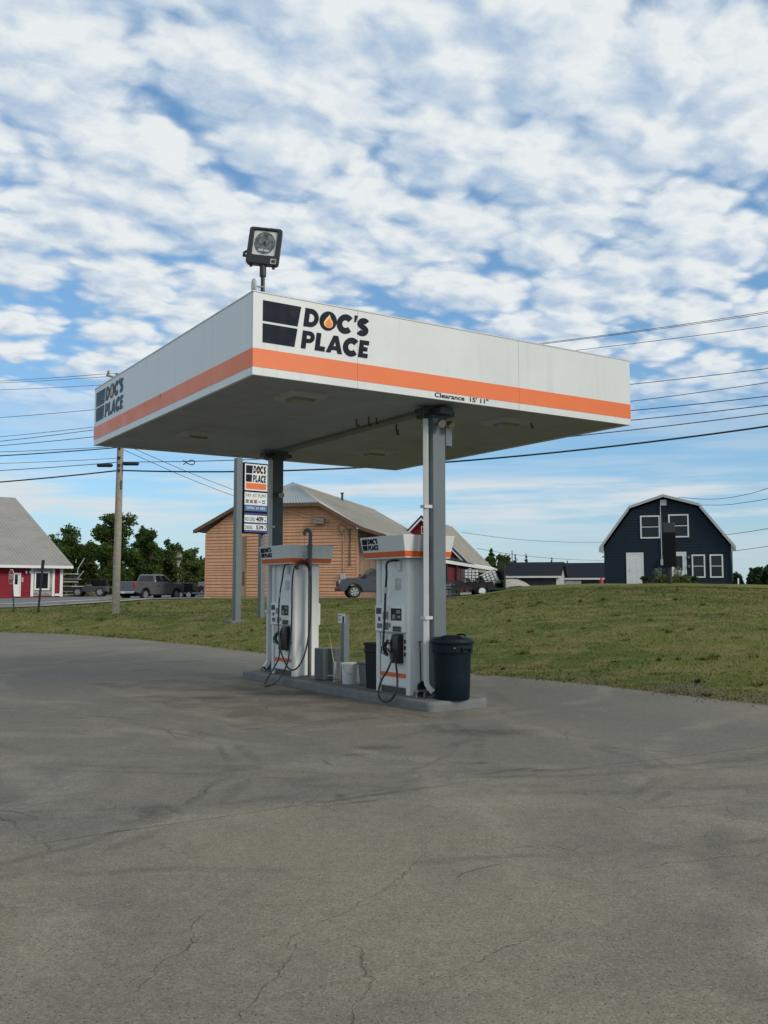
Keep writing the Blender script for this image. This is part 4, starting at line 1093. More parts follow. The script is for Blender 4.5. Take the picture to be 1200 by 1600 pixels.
WIRES = [
 ('thin topmost overhead wire, nearer strand of the pair at the crossarm', 584, (844,537), (1200,489), 595, .011, -1.05),
 ('thin topmost overhead wire, farther strand of the pair at the crossarm', 586, (844,538.5), (1200,491.5), 598, .011, .45),
 ('thin overhead wire just below the topmost pair', 598, (900,548), (1200,511), 609, .011, 1.05),
 ('overhead wire leaving the canopy right end highest of the five', 636, (987,601), (1200,577), 652, .013, 0),
 ('second overhead wire down beside the canopy right end', 662, (987,627.5), (1200,599), 682, .013, 0),
 ('third overhead wire down beside the canopy right end', 666, (987,642), (1200,620), 689, .016, 0),
 ('fourth overhead wire down beside the canopy right end', 678, (987,657), (1200,634), 696, .017, 0),
 ('fifth overhead wire, emerging below the canopy right edge', 722, (896,682), (1200,647), 735, .018, 0),
 ('thickest lowest overhead cable, spanning the whole picture below the canopy', 735, (700,722), (1200,667), 753, .036, 0)]
for lab,qp,a_,b_,ql,rd,of in WIRES: wire(lab,qp,a_,b_,ql,rd,of)
wire('bundled dark cable left of the pole below the canopy corner', 699, None, None, 712, .028, 0)
wire('thin cable left of the pole just above the dark bundle', 697, None, None, 706, .015, .2)
wire('thin faint cable left of the pole under the dark bundle', 716, None, None, 724, .012, -.2)
for q0,q1,lab in ((148,173,'black cable splice case left of the utility pole'),(189,214,'black cable splice case right of the utility pole')):
    if q0 < 180: bx,by = LX,LY
    else: bx,by = RX,RY
    P_=[]
    for q in (q0,q0+2,q1-2,q1):
        t,x,y = plan_hit(q,PX0+.05,PY0,bx,by); P_.append(Vector((x,y,rot_z(727 if q0<180 else 724.5,q,x,y))))
    t_ = thing('splice_case', lab, 'cable splice', (P_[0]+P_[3])/2)
    m = MB(); c0=(P_[0]+P_[3])/2; m.tube([p-c0 for p in P_],[.03,.095,.095,.03],10); m.build('splice_body', M_black, t_)
P_=[]
for i in range(40):
    a=i/39*2*math.pi*2; q=293+9*math.cos(a); t,x,y=plan_hit(q,PX0,PY0,RX,RY); P_.append((x,y,rot_z(722.5+3.6*math.sin(a*1.5),q,x,y)))
m = MB(); m.tube(P_,.022,5,False); tag(m.build('cable_coil', M_black),'loose black coil of cable hanging on the wire between pole and price sign','cable coil')
def freewire(label, pts, rad, group=None):
    P=[atd(*p) for p in pts]; m=MB(); m.tube(catmull(P,8),rad,5,False); tag(m.build('power_line',M_wire),label,'wire',group)
bz = atd(533,818,69.5)
for i,(dy,l) in enumerate(((0,'upper'),(4,'lower'))):
    a = atd(184,690+dy*2.2,PD); b = bz+Vector((0,0,-.12*i)); mid=(a+b)/2+Vector((0,0,-.35-.15*i))
    q1=a*.75+b*.25+Vector((0,0,-.27-.1*i)); q3=a*.25+b*.75+Vector((0,0,-.27-.1*i))
    m=MB(); m.tube(catmull([a,q1,mid,q3,b],8),.014,5,False); tag(m.build('service_wire',M_wire),f'thin service wire dropping from the pole to the tan barn, {l} strand','wire','service wires to the tan barn')
freewire('service wire from the right to the blue house gable, upper strand', [(1060,777,69.6),(1110,780,60),(1160,774,52),(1215,757,46),(1300,715,40)], .016, 'service wires to the blue house')
freewire('service wire from the right to the blue house gable, lower strand', [(1094,789,69.6),(1130,789,60),(1165,785,54),(1215,776,48),(1300,750,42)], .016, 'service wires to the blue house')
for lab,pts in (('faint far wire above the dark garages, upper of the pair',[(722,832,95),(800,842,110),(870,846.5,122),(945,847,135),(1060,842,150)]),
                ('faint far wire above the dark garages, lower of the pair',[(745,857,95),(800,866,110),(870,873,122),(945,875.5,135),(1060,874,150)]),
                ('faint far wire right of the blue house, upper of the pair',[(1100,838,90),(1150,833.5,80),(1210,824,72),(1260,814,66)]),
                ('faint far wire right of the blue house, lower of the pair',[(1100,864,90),(1145,861,80),(1210,852,72),(1260,843,66)])):
    freewire(lab, pts, .022, 'faint far wires')

# ------------------------------------------------------------------ siding helper: real overlapping laps inside a convex outline
def lap_siding(name, outline, step, mat, parent, out=.022, y=0.0, rng=None, holes=()):
    "outline in (x,z), facing -y at plane y; each course leans out at its foot"
    m = MB(); zs = [p[1] for p in outline]; z = min(zs); zt = max(zs)
    def span(zz):
        xs = []
        n = len(outline)
        for i in range(n):
            (xa,za),(xb,zb) = outline[i], outline[(i+1)%n]
            if abs(za-zb) < 1e-6:
                if abs(zz-za) < 1e-6: xs += [xa,xb]
            elif min(za,zb)-1e-6 <= zz <= max(za,zb)+1e-6: xs.append(xa+(xb-xa)*(zz-za)/(zb-za))
        return (min(xs), max(xs)) if xs else None
    while z < zt-1e-3:
        st = step*(1 if rng is None else rng.uniform(.75,1.25)); z2 = min(z+st, zt)
        a, b = span(z+1e-4), span(z2-1e-4)
        if a and b:
            m.face([(a[0],y-out,z),(a[1],y-out,z),(b[1],y-.003,z2),(b[0],y-.003,z2)])
            m.face([(a[0],y,z),(a[1],y,z),(a[1],y-out,z),(a[0],y-out,z)])
        z = z2
    return m.build(name, mat, parent)

def siding_mat(name, col, vx=.15, streak=.2, dirt=.3, dirtcol=(.3,.2,.14)):
    m, n, b = newmat(name); co = obco(n)
    s = n.noise(n.vm('MULTIPLY', co, (.8,.8,9)), 1.0, 4, .6); v = n.noise(n.vm('MULTIPLY', co, (3,3,.35)), 1.0, 5, .65)
    c = n.mul(col, n.lin(s, .3,.7,1-vx,1+vx)); c = n.mul(c, n.lin(v,.3,.7,1-streak,1+streak))
    c = n.mix(n.m('MULTIPLY', n.ramp(n.noise(co,.6,6,.7),.5,.75), dirt), c, dirtcol)
    n.put(b.inputs['Base Color'], c); b.inputs['Roughness'].default_value=.7; b.inputs['Specular IOR Level'].default_value=.25
    return m
def metal_roof_mat(name, col, rib=.3, ax='X', streak=.12):
    m, n, b = newmat(name); co = n.node('ShaderNodeTexCoord').outputs['Object']
    v = n.noise(co, .5, 5, .65); c = n.mul(col, n.lin(v,.3,.7,1-streak,1+streak))
    c = n.mix(n.m('MULTIPLY', n.ramp(n.noise(co,1.4,6,.75),.55,.8), .35), c, (.20,.17,.13))
    n.put(b.inputs['Base Color'], c); b.inputs['Roughness'].default_value=.55; b.inputs['Specular IOR Level'].default_value=.35
    return m
M_barn = siding_mat('tan_siding', (.56,.30,.175), .10, .10, .15, (.40,.23,.14))
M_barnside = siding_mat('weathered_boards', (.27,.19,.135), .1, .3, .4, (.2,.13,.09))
M_roofmetal = metal_roof_mat('pale_metal_roof', (.37,.35,.305))
M_roofblue = metal_roof_mat('hip_metal_roof', (.30,.34,.35))
M_brown = paint('brown_trim', (.13,.075,.045), .7, .2, 4)
M_redwall = siding_mat('red_siding', (.22,.014,.026), .12, .10, .1, (.14,.012,.02))
M_reddark = siding_mat('dark_red_boards', (.13,.009,.012), .12, .15, .2, (.08,.01,.01))
M_bluewall = siding_mat('navy_siding', (.009,.019,.033), .12, .08, .1, (.007,.014,.024))
M_shingle = paint('dark_shingles', (.018,.020,.028), .95, .25, 6, bump=.4, bscale=20, spec=.1)
M_greywall = siding_mat('grey_siding', (.045,.047,.058), .1, .1, .1, (.035,.035,.042))
M_stone = None
def ribs(m, p0, p1, q0, q1, n, h=.035, w=.03):
    "standing ribs between two edges of a roof plane (p along the eave, q along the ridge)"
    p0,p1,q0,q1 = map(Vector,(p0,p1,q0,q1)); nor=(p1-p0).cross(q0-p0).normalized()
    if nor.z < 0: nor = -nor
    for i in range(n+1):
        t=i/n; a=p0.lerp(p1,t); b=q0.lerp(q1,t)
        if (b-a).length < .1: continue
        d=(p1-p0).normalized()*w/2
        m.loft([[a-d,a+d,a+d*.6+nor*h,a-d*.6+nor*h],[b-d,b+d,b+d*.6+nor*h,b-d*.6+nor*h]])
def slab(m, pts, th=.10):
    "roof plane with thickness downwards"
    P=[Vector(p) for p in pts]; nor=(P[1]-P[0]).cross(P[2]-P[0]).normalized()
    if nor.z < 0: P=P[::-1]; nor=-nor
    m.loft([[p-nor*th for p in P], P])

# ------------------------------------------------------------------ tan barn; frame: x right along its front, y back along its length
BR = -.245                                   # front turned slightly to the left
b0 = atd(321,935,70.0); b0.z = 1.22
barn = thing('tan_barn', 'large weathered tan clapboard barn with long pale metal roof', 'barn', b0, BR)
bx = Vector((math.cos(BR),math.sin(BR),0)); by_ = Vector((-math.sin(BR),math.cos(BR),0))
def onfront(qx,qy,yy=0.0):
    "local (x,z) on the barn's front plane"
    r=ray(qx,qy); o=b0+by_*yy-Vector((0,0,CAM_H)); t=o.dot(by_)/r.dot(by_); p=r*t+Vector((0,0,CAM_H))-b0; return p.dot(bx), p.z
wR = onfront(558,934)[0]; zL = onfront(321,832)[1]
kx,kz = onfront(502,786); lx,lz = onfront(375,786.5); rx_,rz_ = onfront(558,818)
ez = zL
print('barn', wR, zL, (kx,kz), (lx,lz), (rx_,rz_))
mid = wR/2
halfclip = kx-mid
outl = [(0,-.5),(wR,-.5),(wR,rz_-.25),(kx,kz-.12),(2*mid-kx,kz-.12),(0,zL)]
lap_siding('front_wall', outl,   .215, M_barn, barn, .06, 0, random.Random(4))
BL = 27.0
m = MB(); m.box(.02,wR-.02,.02,.12,-.5,zL-.1); m.box(.0,.1,.12,BL,-.5,zL-.1); m.build('wall_core', M_barnside, barn)
m = MB()
y=.14
while y < BL-.2: m.box(wR-.10,wR,y,y+.24,-.5,rz_-.35); y+=.25
m.box(wR-.2,wR-.101,.13,BL,-.5,rz_-.35); m.build('side_wall', M_barnside, barn)
m = MB(); m.box(wR-.06,wR+.05,-.06,.13,-.5,rz_-.4); m.box(-.06,.06,-.055,.12,-.5,zL-.15); m.build('corner_board', M_barn, barn)
# roof: two planes, a hipped front above the clip, wide eaves to the right
ridge_z = onfront(460,755,2.6)[1]; hy = 2.6
ov = .55
xe0 = onfront(307,829)[0]; ze0 = onfront(307,829)[1]
xe1, ze1 = onfront(567,823); xf1, zf1 = onfront(606,836)
L0=(xe0,-ov,ze0); LK=(2*mid-kx,-ov,kz); RK=(kx,-ov,kz); APX=(mid,hy,ridge_z); RB=(mid,BL,ridge_z)
m = MB()
slab(m,[L0,LK,APX,RB,(xe0,BL,ze0)],.14)
slab(m,[(xe1,-ov,ze1),RK,APX,RB,(xe1,BL,ze1)][::-1],.14)
slab(m,[(xe1+.01,-ov,ze1-.01),(xe1+.01,BL,ze1-.01),(xf1,BL,zf1),(xf1,-ov+.3,zf1)],.14)
rf = m.build('roof', M_roofmetal, barn)
m = MB(); ribs(m,(xe1,-ov+.1,ze1),(xe1,BL,ze1),(mid,hy+.1,ridge_z),(mid,BL,ridge_z),54); ribs(m,(xf1,-ov+.4,zf1),(xf1,BL,zf1),(xe1+.01,-ov+.1,ze1),(xe1+.01,BL,ze1),54); ribs(m,(xe0,-ov+.1,ze0),(xe0,BL,ze0),(mid,hy+.1,ridge_z),(mid,BL,ridge_z),54)
m.tube([APX,RB],.09,6); m.build('roof_ribs', M_roofmetal, rf)
m = MB(); slab(m,[(LK[0],LK[1],LK[2]+.015),(RK[0],RK[1],RK[2]+.015),(APX[0],APX[1],APX[2]+.015)],.10); ribs(m,(LK[0],LK[1],LK[2]+.015),(RK[0],RK[1],RK[2]+.015),(APX[0]-.05,APX[1],APX[2]+.015),(APX[0]+.05,APX[1],APX[2]+.015),26,.04,.04); m.build('hip_roof', M_roofblue, rf)
def board(m, a, b, h, t):
    a=Vector(a); b=Vector(b); m.loft([[a,a+Vector((0,t,0)),a+Vector((0,t,-h)),a+Vector((0,0,-h))],[b,b+Vector((0,t,0)),b+Vector((0,t,-h)),b+Vector((0,0,-h))]])
m = MB(); y_=-ov-.04
for a,b in ((L0,LK),(LK,RK),(RK,(xe1,0,ze1)),((xe1,0,ze1),(xf1,0,zf1))):
    board(m,(a[0],y_,a[2]-.0),(b[0],y_,b[2]-.0),.26,.038)
m.build('rake_board', M_brown, barn)
m = MB()                                                     # underside boxed eaves
for a,b in ((L0,LK),(LK,RK),(RK,(xe1,0,ze1))):
    m.loft([[(a[0],-ov,a[2]-.20),(a[0],0,a[2]-.20),(a[0],0,a[2]-.17),(a[0],-ov,a[2]-.17)],[(b[0],-ov,b[2]-.20),(b[0],0,b[2]-.20),(b[0],0,b[2]-.17),(b[0],-ov,b[2]-.17)]])
m.build('eave_soffit', M_brown, barn)
def fbox(name, q, mat, d0=.05, d1=.12, parent=barn, onf=onfront):
    (x0,z0),(x1,z1) = onf(q[0],q[3]), onf(q[2],q[1]); m=MB(); m.box(x0,x1,-d1,-d0,z0,z1); return m.build(name,mat,parent)
fbox('boarded_patch',(376,838,386,936),M_barnside,.036,.06)
fbox('rot_stain',(379,893,383,915),M_brown,.0605,.07)
fbox('vent_hood',(493,810,508,819),paint('hood_tan',(.23,.19,.15),.6,.1,3),.04,.5)
fbox('conduit',(536.5,826,538.5,894),paint('conduit_tan',(.50,.31,.19),.6,.1,3),.04,.10)
fbox('conduit',(546,826,548,884),M_brown,.04,.10)
fbox('meter_box',(533.5,896,540,905),M_trimgrey,.04,.25)
m=MB(); P0=[onfront(*q) for q in ((533,818),(529,822),(531,830),(535,836),(537,830),(538,827))]; m.tube(catmull([(p[0],-.12,p[1]) for p in P0],5),.02,6); P0=[onfront(*q) for q in ((534,819),(540,823),(545,828),(549,826),(544,830),(547,840))]; m.tube(catmull([(p[0],-.12,p[1]) for p in P0],5),.02,6); m.build('loose_cable', M_brown, barn)
m=MB(); m.box(wR-.02,wR+.12,3.0,6.2,3.0,4.1); wn=m.build('side_window', M_trimgrey, barn); m=MB()
for i in range(6): m.box(wR+.1205,wR+.15,3.1,6.1,3.08+.17*i,3.18+.17*i)
m.build('louvre', M_barn, wn)
vb=MB(); vb.cyl((mid+.5,14,ridge_z-.3),(mid+.5,14,ridge_z+.35),.10,n=8); vb.cyl((mid+.5,14,ridge_z+.35),(mid+.5,14,ridge_z+.42),.17,n=8); vb.build('roof_vent', M_dark, rf)

# ------------------------------------------------------------------ red barn behind, same axis
rb0 = Vector((60/FPX*90, 90, 1.2)); AX = Vector((-math.sin(BR),math.cos(BR),0))
redb = thing('red_barn', 'red barn with steep pale roof behind the loaded trailer', 'barn', rb0, BR)
# local: x right, y back. ridge at x=0
hz90 = lambda qy,d: CAM_H+(923.3-qy)*d/FPX-1.2
RZ = hz90(806,90); EZ = hz90(888,88.9); HW = 4.85
lap_siding('gable_wall', [(-HW,-.8),(HW,-.8),(HW,EZ),(0,RZ-.15),(-HW,EZ)], .25, M_redwall, redb, .03, 0)
m=MB(); m.box(HW-.12,HW,.02,16,-.8,EZ); m.box(-HW,-HW+.12,.02,16,-.8,EZ); m.box(-HW,HW,15.9,16,-.8,EZ); m.build('side_wall', M_redwall, redb)
m=MB(); slab(m,[(HW+.35,-.5,EZ-.3),(0,-.5,RZ),(0,16.3,RZ),(HW+.35,16.3,EZ-.3)][::-1],.12); slab(m,[(-HW-.35,-.5,EZ-.3),(0,-.5,RZ),(0,16.3,RZ),(-HW-.35,16.3,EZ-.3)],.12); r2=m.build('roof', M_roofmetal, redb)
m=MB(); ribs(m,(HW+.35,-.4,EZ-.3),(HW+.35,16.2,EZ-.3),(0,-.4,RZ),(0,16.2,RZ),28,.04,.04); m.build('roof_ribs', M_roofmetal, r2)
m=MB()
for s in (-1,1):
    a=Vector((0,-.56,RZ+.02)); b=Vector((s*(HW+.35),-.56,EZ-.28)); board(m,a,b,.22,.055)
m.build('dark_rake', M_dark, redb)
m=MB()
for s in (-1,1):
    a=Vector((0,-.545,RZ-.22)); b=Vector((s*(HW+.35),-.545,EZ-.52)); board(m,a,b,.20,.04)
m.build('white_rake', M_trim, redb)
m=MB(); m.box(-.1,.75,-.10,-.04,RZ-1.75,RZ-1.0); w_=m.build('gable_window', M_trim, redb); m=MB(); m.box(0,.65,-.115,-.1005,RZ-1.65,RZ-1.1); m.build('pane', M_glass, w_)
m=MB(); m.box(HW-2.4,HW-1.2,-.09,-.04,EZ-.15,EZ+.9); m.build('loft_door', paint('loft_orange',(.35,.10,.03),.6,.1,3), redb)
# low shed along the right side, reaching forward
FZ = CAM_H+(923.3-888.5)*102.4/FPX-1.2; FZn = FZ+.05
m=MB(); slab(m,[(HW+.25,-19,FZn),(HW-2.6,-19,FZn+.95),(HW-2.6,-.06,FZn+.95),(HW+.25,-.06,FZ)][::-1],.10); m.build('shed_roof', M_shingle, redb)
m=MB(); slab(m,[(HW+.25,-.05,FZn-.02),(HW-.05,-.05,FZn+.08),(HW-.05,14.5,FZn+.08),(HW+.25,14.5,FZ-.02)][::-1],.06); m.box(HW+.255,HW+.33,-19,15,FZ-.28,FZ-.02); m.build('white_fascia', M_trim, redb)
m=MB(); y=-18.8
rr9=random.Random(8)
while y < 15:
    if not (2.5<y<4.5 or 7<y<9): m.box(HW-.15,HW-.05,y,y+1.15,-.8,FZ-.4)
    y+=1.2
m.build('board_wall', M_reddark, redb)
m=MB()
for y in (-18.7,-14.5,-10,-5.5,-1,3.5,8,12.5): m.box(HW-.02,HW+.16,y,y+.18,-.8,FZ-.281)
m.box(HW-2.5,HW-.30,-18.9,14.9,-.8,FZ-.5); m.build('shed_post', M_dark, redb)
m=MB()
for y in (4.8,9.4): m.box(HW+.17,HW+.22,y,y+1.8,FZ-.75,FZ-.45)
m.build('white_board', M_trim, redb)

# ------------------------------------------------------------------ dark garages
def garage(name, label, q0, q1, d, roof_t, eave, depth=8, door=False):
    a=atd(q0,eave,d); b=atd(q1,eave,d); w=b.x-a.x; gz=1.6
    g=thing(name,label,'garage',(a.x,d,gz),-.265)
    ze=a.z-gz; hr=(923.3-roof_t)*(d+depth/2)/FPX+CAM_H-gz
    lap_siding('front_wall', [(0.1,0),(w-.1,0),(w-.1,ze),(.1,ze)], .2, M_greywall, g, .02, 0)
    m=MB(); m.box(.1,w-.1,.02,depth,0,ze); m.build('walls', M_greywall, g)
    m=MB(); m.box(w-.099,w-.06,.02,depth,0,ze); m.build('end_wall', M_trimgrey, g)
    m=MB(); slab(m,[(-.25,-.4,ze-.05),(w+.25,-.4,ze-.05),(w+.25,depth/2,hr),(-.25,depth/2,hr)],.1); slab(m,[(-.25,depth+.4,ze-.05),(w+.25,depth+.4,ze-.05),(w+.25,depth/2,hr),(-.25,depth/2,hr)][::-1],.1); m.build('roof', M_shingle, g)
    m=MB(); m.box(-.27,w+.27,-.48,-.41,ze-.22,ze-.02); m.build('fascia_board', M_trim, g)
    for s,x in ((0,.1),(1,w-.1)):
        m=MB(); m.prism([(0,ze-.1),(depth,ze-.1),(depth/2,hr-.12)], x-.05,x+.06,'x'); m.build('gable', M_trimgrey, g)
    m=MB(); m.box(w-.35,w-.08,-.06,-.022,0,ze-.25); m.build('corner_board', M_trim, g)
    return g,w,ze
g1,w1,ze1_ = garage('dark_garage','low dark grey garage with black shingle roof, left one of the two',792,873,106,879,900)
m=MB(); m.box(.05,.13,3.9,4.0,ze1_+1.0,ze1_+3.0); m.build('vent_pipe', M_dark, g1)
g2,w2,ze2_ = garage('white_door_garage','low dark garage with a wide white roll door next to the blue house',876,960,112,880,903,8)
a=atd(881,905,112); x0=a.x-g2.location.x
m=MB(); m.box(x0,x0+2.0,-.07,-.023,0,ze2_-.32); dr=m.build('garage_door', M_trim, g2)
m=MB(); m.box(x0+.3,x0+.85,-.085,-.0705,ze2_-1.0,ze2_-.75); m.build('pane', M_glass, dr); m=MB(); m.box(x0+1.15,x0+1.7,-.085,-.0705,ze2_-1.0,ze2_-.75); m.build('pane', M_glass, dr)
m=MB(); m.box(x0+2.3,x0+5.0,-.3,-.25,ze2_-.95,ze2_-.85); m.box(x0+2.3,x0+2.4,-.25,-.023,0,ze2_-.95); m.build('railing', M_trim, g2)

# ------------------------------------------------------------------ blue house
HD = 70.0; HK = HD/FPX
hb = atd(1042,912,HD); hb.z = 2.15
HRZ = -.288
house = thing('blue_house', 'navy blue gambrel roofed house with white trimmed windows and doors', 'house', hb, HRZ)
_hx = Vector((math.cos(HRZ),math.sin(HRZ),0)); _hy = Vector((-math.sin(HRZ),math.cos(HRZ),0))
def hpl(qx,qy):
    r=ray(qx,qy); t=(hb-Vector((0,0,CAM_H))).dot(_hy)/r.dot(_hy); p=r*t+Vector((0,0,CAM_H))-hb; return p.dot(_hx), p.z
X = lambda q: hpl(q,850)[0]
Z = lambda q: hpl(1042,q)[1]
HDEP = 11
outl=[(X(943.5),-.6),(X(1142),-.6),(X(1142),Z(856)),(X(1090),Z(793)),(X(1037.5),Z(779)),(X(988),Z(795)),(X(943.5),Z(856))]
lap_siding('front_wall', outl, .205, M_bluewall, house, .030, 0)
m=MB(); m.prism([(p[0],p[1]-.02) for p in outl], .02, HDEP, 'y'); m.build('walls', M_bluewall, house)
prof=[(X(936),Z(855)),(X(984),Z(790)),(X(1037.5),Z(773)),(X(1094),Z(788.5)),(X(1149),Z(855))]
m=MB()
for (a,b) in zip(prof,prof[1:]): slab(m,[(a[0],-.30,a[1]),(b[0],-.30,b[1]),(b[0],HDEP+.3,b[1]),(a[0],HDEP+.3,a[1])],.10)
m.build('roof', M_shingle, house)
m=MB()
for (a,b) in zip(prof,prof[1:]):
    board(m,(a[0],-.36,a[1]+.02),(b[0],-.36,b[1]+.02),.20 if abs(a[1]-b[1])<1.2 else .30,.055)
m.build('rake_trim', M_trimgrey, house)
m=MB(); m.prism([(X(936),Z(855)-.30),(X(943),Z(857)-.32),(X(943),Z(846)),(X(938),Z(851))],-.30,-.0,'y'); m.prism([(X(1149),Z(855)-.30),(X(1142),Z(857)-.32),(X(1142),Z(846)),(X(1147),Z(851))][::-1],-.30,-.0,'y'); m.build('eave_return', M_trimgrey, house)
m=MB(); m.box(X(1146),X(1149.5),-.2,HDEP,Z(858),Z(855.5)); m.tube([(X(1148),-.1,Z(857)),(X(1143),-.1,Z(864)),(X(1142.6),-.1,Z(909))],.045,6); m.build('gutter', M_dark, house)
def window(q, bars=True, name='window', sash=True):
    x0,z1,x1,z0 = X(q[0]),Z(q[1]),X(q[2]),Z(q[3]); f=.10
    m=MB(); m.box(x0,x1,-.075,-.03,z1-f,z1); m.box(x0,x1,-.075,-.03,z0,z0+f); m.box(x0,x0+f,-.075,-.03,z0+f,z1-f); m.box(x1-f,x1,-.075,-.03,z0+f,z1-f); w=m.build(name,M_trim,house)
    m=MB(); m.box(x0+f,x1-f,-.045,-.031,z0+f,z1-f); m.build('pane',M_glass,w)
    m=MB(); zc=(z0+z1)/2; m.box(x0+f,x1-f,-.062,-.0455,zc-.025,zc+.025); m.build('sash_bar',M_trim,w); return w
window((1001,805,1032,841)); window((1045,804,1077,840)); window((1080,867,1101,903)); window((1108,867,1129,903))
def door(q, glass):
    x0,z1,x1,z0 = X(q[0]),Z(q[1]),X(q[2]),Z(q[3])
    m=MB(); m.box(x0,x1,-.07,-.03,z1-.12,z1); m.box(x0,x0+.11,-.07,-.03,z0,z1-.12); m.box(x1-.11,x1,-.07,-.03,z0,z1-.12); w=m.build('door_frame',M_trim,house)
    m=MB(); m.box(x0+.11,x1-.11,-.055,-.031,z0,z1-.12); m.build('door_leaf',M_signwhite,w)
    m=MB()
    if glass:
        m.box(x0+.28,x1-.28,-.068,-.0555,z0+1.0,z1-.30); m.build('pane',M_glass,w)
    else:
        W_=(x1-x0-.22)
        for cx in (.28,.72):
            for za,zb_ in ((.15,.75),(.85,1.45),(1.55,1.85)): m.box(x0+.11+W_*cx-.14,x0+.11+W_*cx+.14,-.066,-.0555,z0+za,z0+zb_)
        m.build('door_panels',M_trim,w)
        m=MB(); m.cyl((x0+.22,-.12,z0+1.0),(x0+.22,-.0555,z0+1.0),.035,n=8); m.build('handle',M_chrome,w)
door((978,863,1005,912),False); door((1047,862.5,1072,912),True)
m=MB(); m.box(X(1033),X(1043),-.16,-.03,Z(790),Z(781)); m.build('gable_box',M_trimgrey,house)
m=MB(); m.tube([(X(1033),-.08,Z(790)),(X(1033.5),-.08,Z(876))],.035,8); m.build('conduit',M_trimgrey,house)
m=MB(); m.box(X(1031.5),X(1036.5),-.22,-.03,Z(883),Z(874)); m.build('meter_box',M_trimgrey,house)
m=MB(); m.tube(catmull([(X(1042),-.1,Z(788)),(X(1049),-.1,Z(793)),(X(1046),-.1,Z(797)),(X(1038),-.1,Z(794))],5),.018,6); m.build('cable_loop',M_dark,house)
for qy in (869,883): 
    m=MB(); m.cyl((X(1075.5),-.10,Z(qy)),(X(1075.5),-.10,Z(qy+4)),.09,n=10); m.build('wall_lamp',M_inkgrey,house)
m=MB(); m.box(X(940.5),X(943),0,.2,Z(870),Z(868)); m.build('side_lamp',M_dark,house)

# black cabinet sign on a post in front of the house
sg = thing('cabinet_sign', 'tall narrow black cabinet sign on a post in front of the blue house', 'sign', Vector(((1046-600)/FPX*64,64,T((1046-600)/FPX*64,64))), 0)
k64=64/FPX; sz=lambda q: CAM_H+(923.3-q)*k64-sg.location.z
m=MB(); m.cyl((0,0,-.1),(0,0,sz(884)),.14,n=12); m.build('post',M_dark,sg)
m=MB(); m.at((0,0,0),R(-14)); m.box(-.42,.42,-.2,.2,sz(886),sz(833)); m.build('lower_cabinet',M_ink,sg,bevel=.02)
m=MB(); m.at((0,0,0),R(-14)); m.box(-.38,.38,-.19,.19,sz(832.9),sz(817)); m.build('upper_cabinet',paint('cabinet_grey',(.035,.040,.043),.5,.1,3),sg,bevel=.03)

def front_fn(org, rz):
    ax=Vector((math.cos(rz),math.sin(rz),0)); ay=Vector((-math.sin(rz),math.cos(rz),0)); o=Vector(org)
    def f(qx,qy):
        r=ray(qx,qy); t=(o-Vector((0,0,CAM_H))).dot(ay)/r.dot(ay); p=r*t+Vector((0,0,CAM_H))-o; return p.dot(ax), p.z
    return f
def qbox(parent, f, name, q, mat, d0, d1, bevel=0):
    (xa,zb),(xb,za) = f(q[0],(q[1]+q[3])/2), f(q[2],(q[1]+q[3])/2)
    x0,x1 = xa,xb; xm=(q[0]+q[2])/2; z1=f(xm,q[1])[1]; z0=f(xm,q[3])[1]
    m=MB(); m.box(x0,x1,-d1,-d0,z0,z1); return m.build(name,mat,parent,bevel)
def qframe(parent, f, name, q, mat, d0, d1, w):
    x0=f(q[0],(q[1]+q[3])/2)[0]; x1=f(q[2],(q[1]+q[3])/2)[0]; xm=(q[0]+q[2])/2; z1=f(xm,q[1])[1]; z0=f(xm,q[3])[1]
    m=MB(); m.box(x0,x1,-d1,-d0,z1-w,z1); m.box(x0,x1,-d1,-d0,z0,z0+w); m.box(x0,x0+w,-d1,-d0,z0+w,z1-w); m.box(x1-w,x1,-d1,-d0,z0+w,z1-w)
    o=m.build(name,mat,parent); m=MB(); m.box(x0+w,x1-w,-d0-.02,-d0-.001,z0+w,z1-w); return o,m
# ------------------------------------------------------------------ red shop at the left border
ro = Vector(((97-600)/FPX*85, 85, 1.38)); RR = R(38)
shop = thing('red_shop', 'dark red shop with wide grey metal roof and stone clad window bay at left edge', 'shop', ro, RR)
fs = front_fn(ro, RR)
eh = fs(97,884)[1]
lap_siding('front_wall', [(-30,-.6),(0,-.6),(0,eh),(-30,eh)], .24, M_redwall, shop, .02, 0)
m=MB(); m.box(-30,-.02,.02,.2,-.6,eh); m.box(-.2,-.02,.2,27,-.6,eh); m.box(-30,-.2,26.8,27,-.6,eh); m.build('walls', M_redwall, shop)
rzh = 10.15; RD_ = 16.6
m=MB(); slab(m,[(-31,-.9,eh+.0),(.7,-.9,eh+.0),(.7,RD_,rzh),(-31,RD_,rzh)],.12); slab(m,[(-31,2*RD_+1,eh),(.7,2*RD_+1,eh),(.7,RD_,rzh),(-31,RD_,rzh)][::-1],.12); r3=m.build('roof', metal_roof_mat('grey_metal_roof',(.265,.25,.22)), shop)
m=MB(); ribs(m,(-31,-.9,eh),(.7,-.9,eh),(-31,RD_,rzh),(.7,RD_,rzh),100,.02,.025); m.build('roof_ribs', MATS.get('x') or r3.data.materials[0], r3)
m=MB(); m.box(-31,.72,-.96,-.905,eh-.26,eh-.02); m.build('fascia_board', M_trim, shop)
m=MB(); m.box(-31,.7,-.9,-.03,eh-.24,eh-.20); m.build('eave_soffit', M_trimgrey, shop)
m=MB(); m.prism([(.0,eh-.1),(33,eh-.1),(RD_,rzh-.2)],-.25,-.02,'x'); m.build('gable', M_redwall, shop)
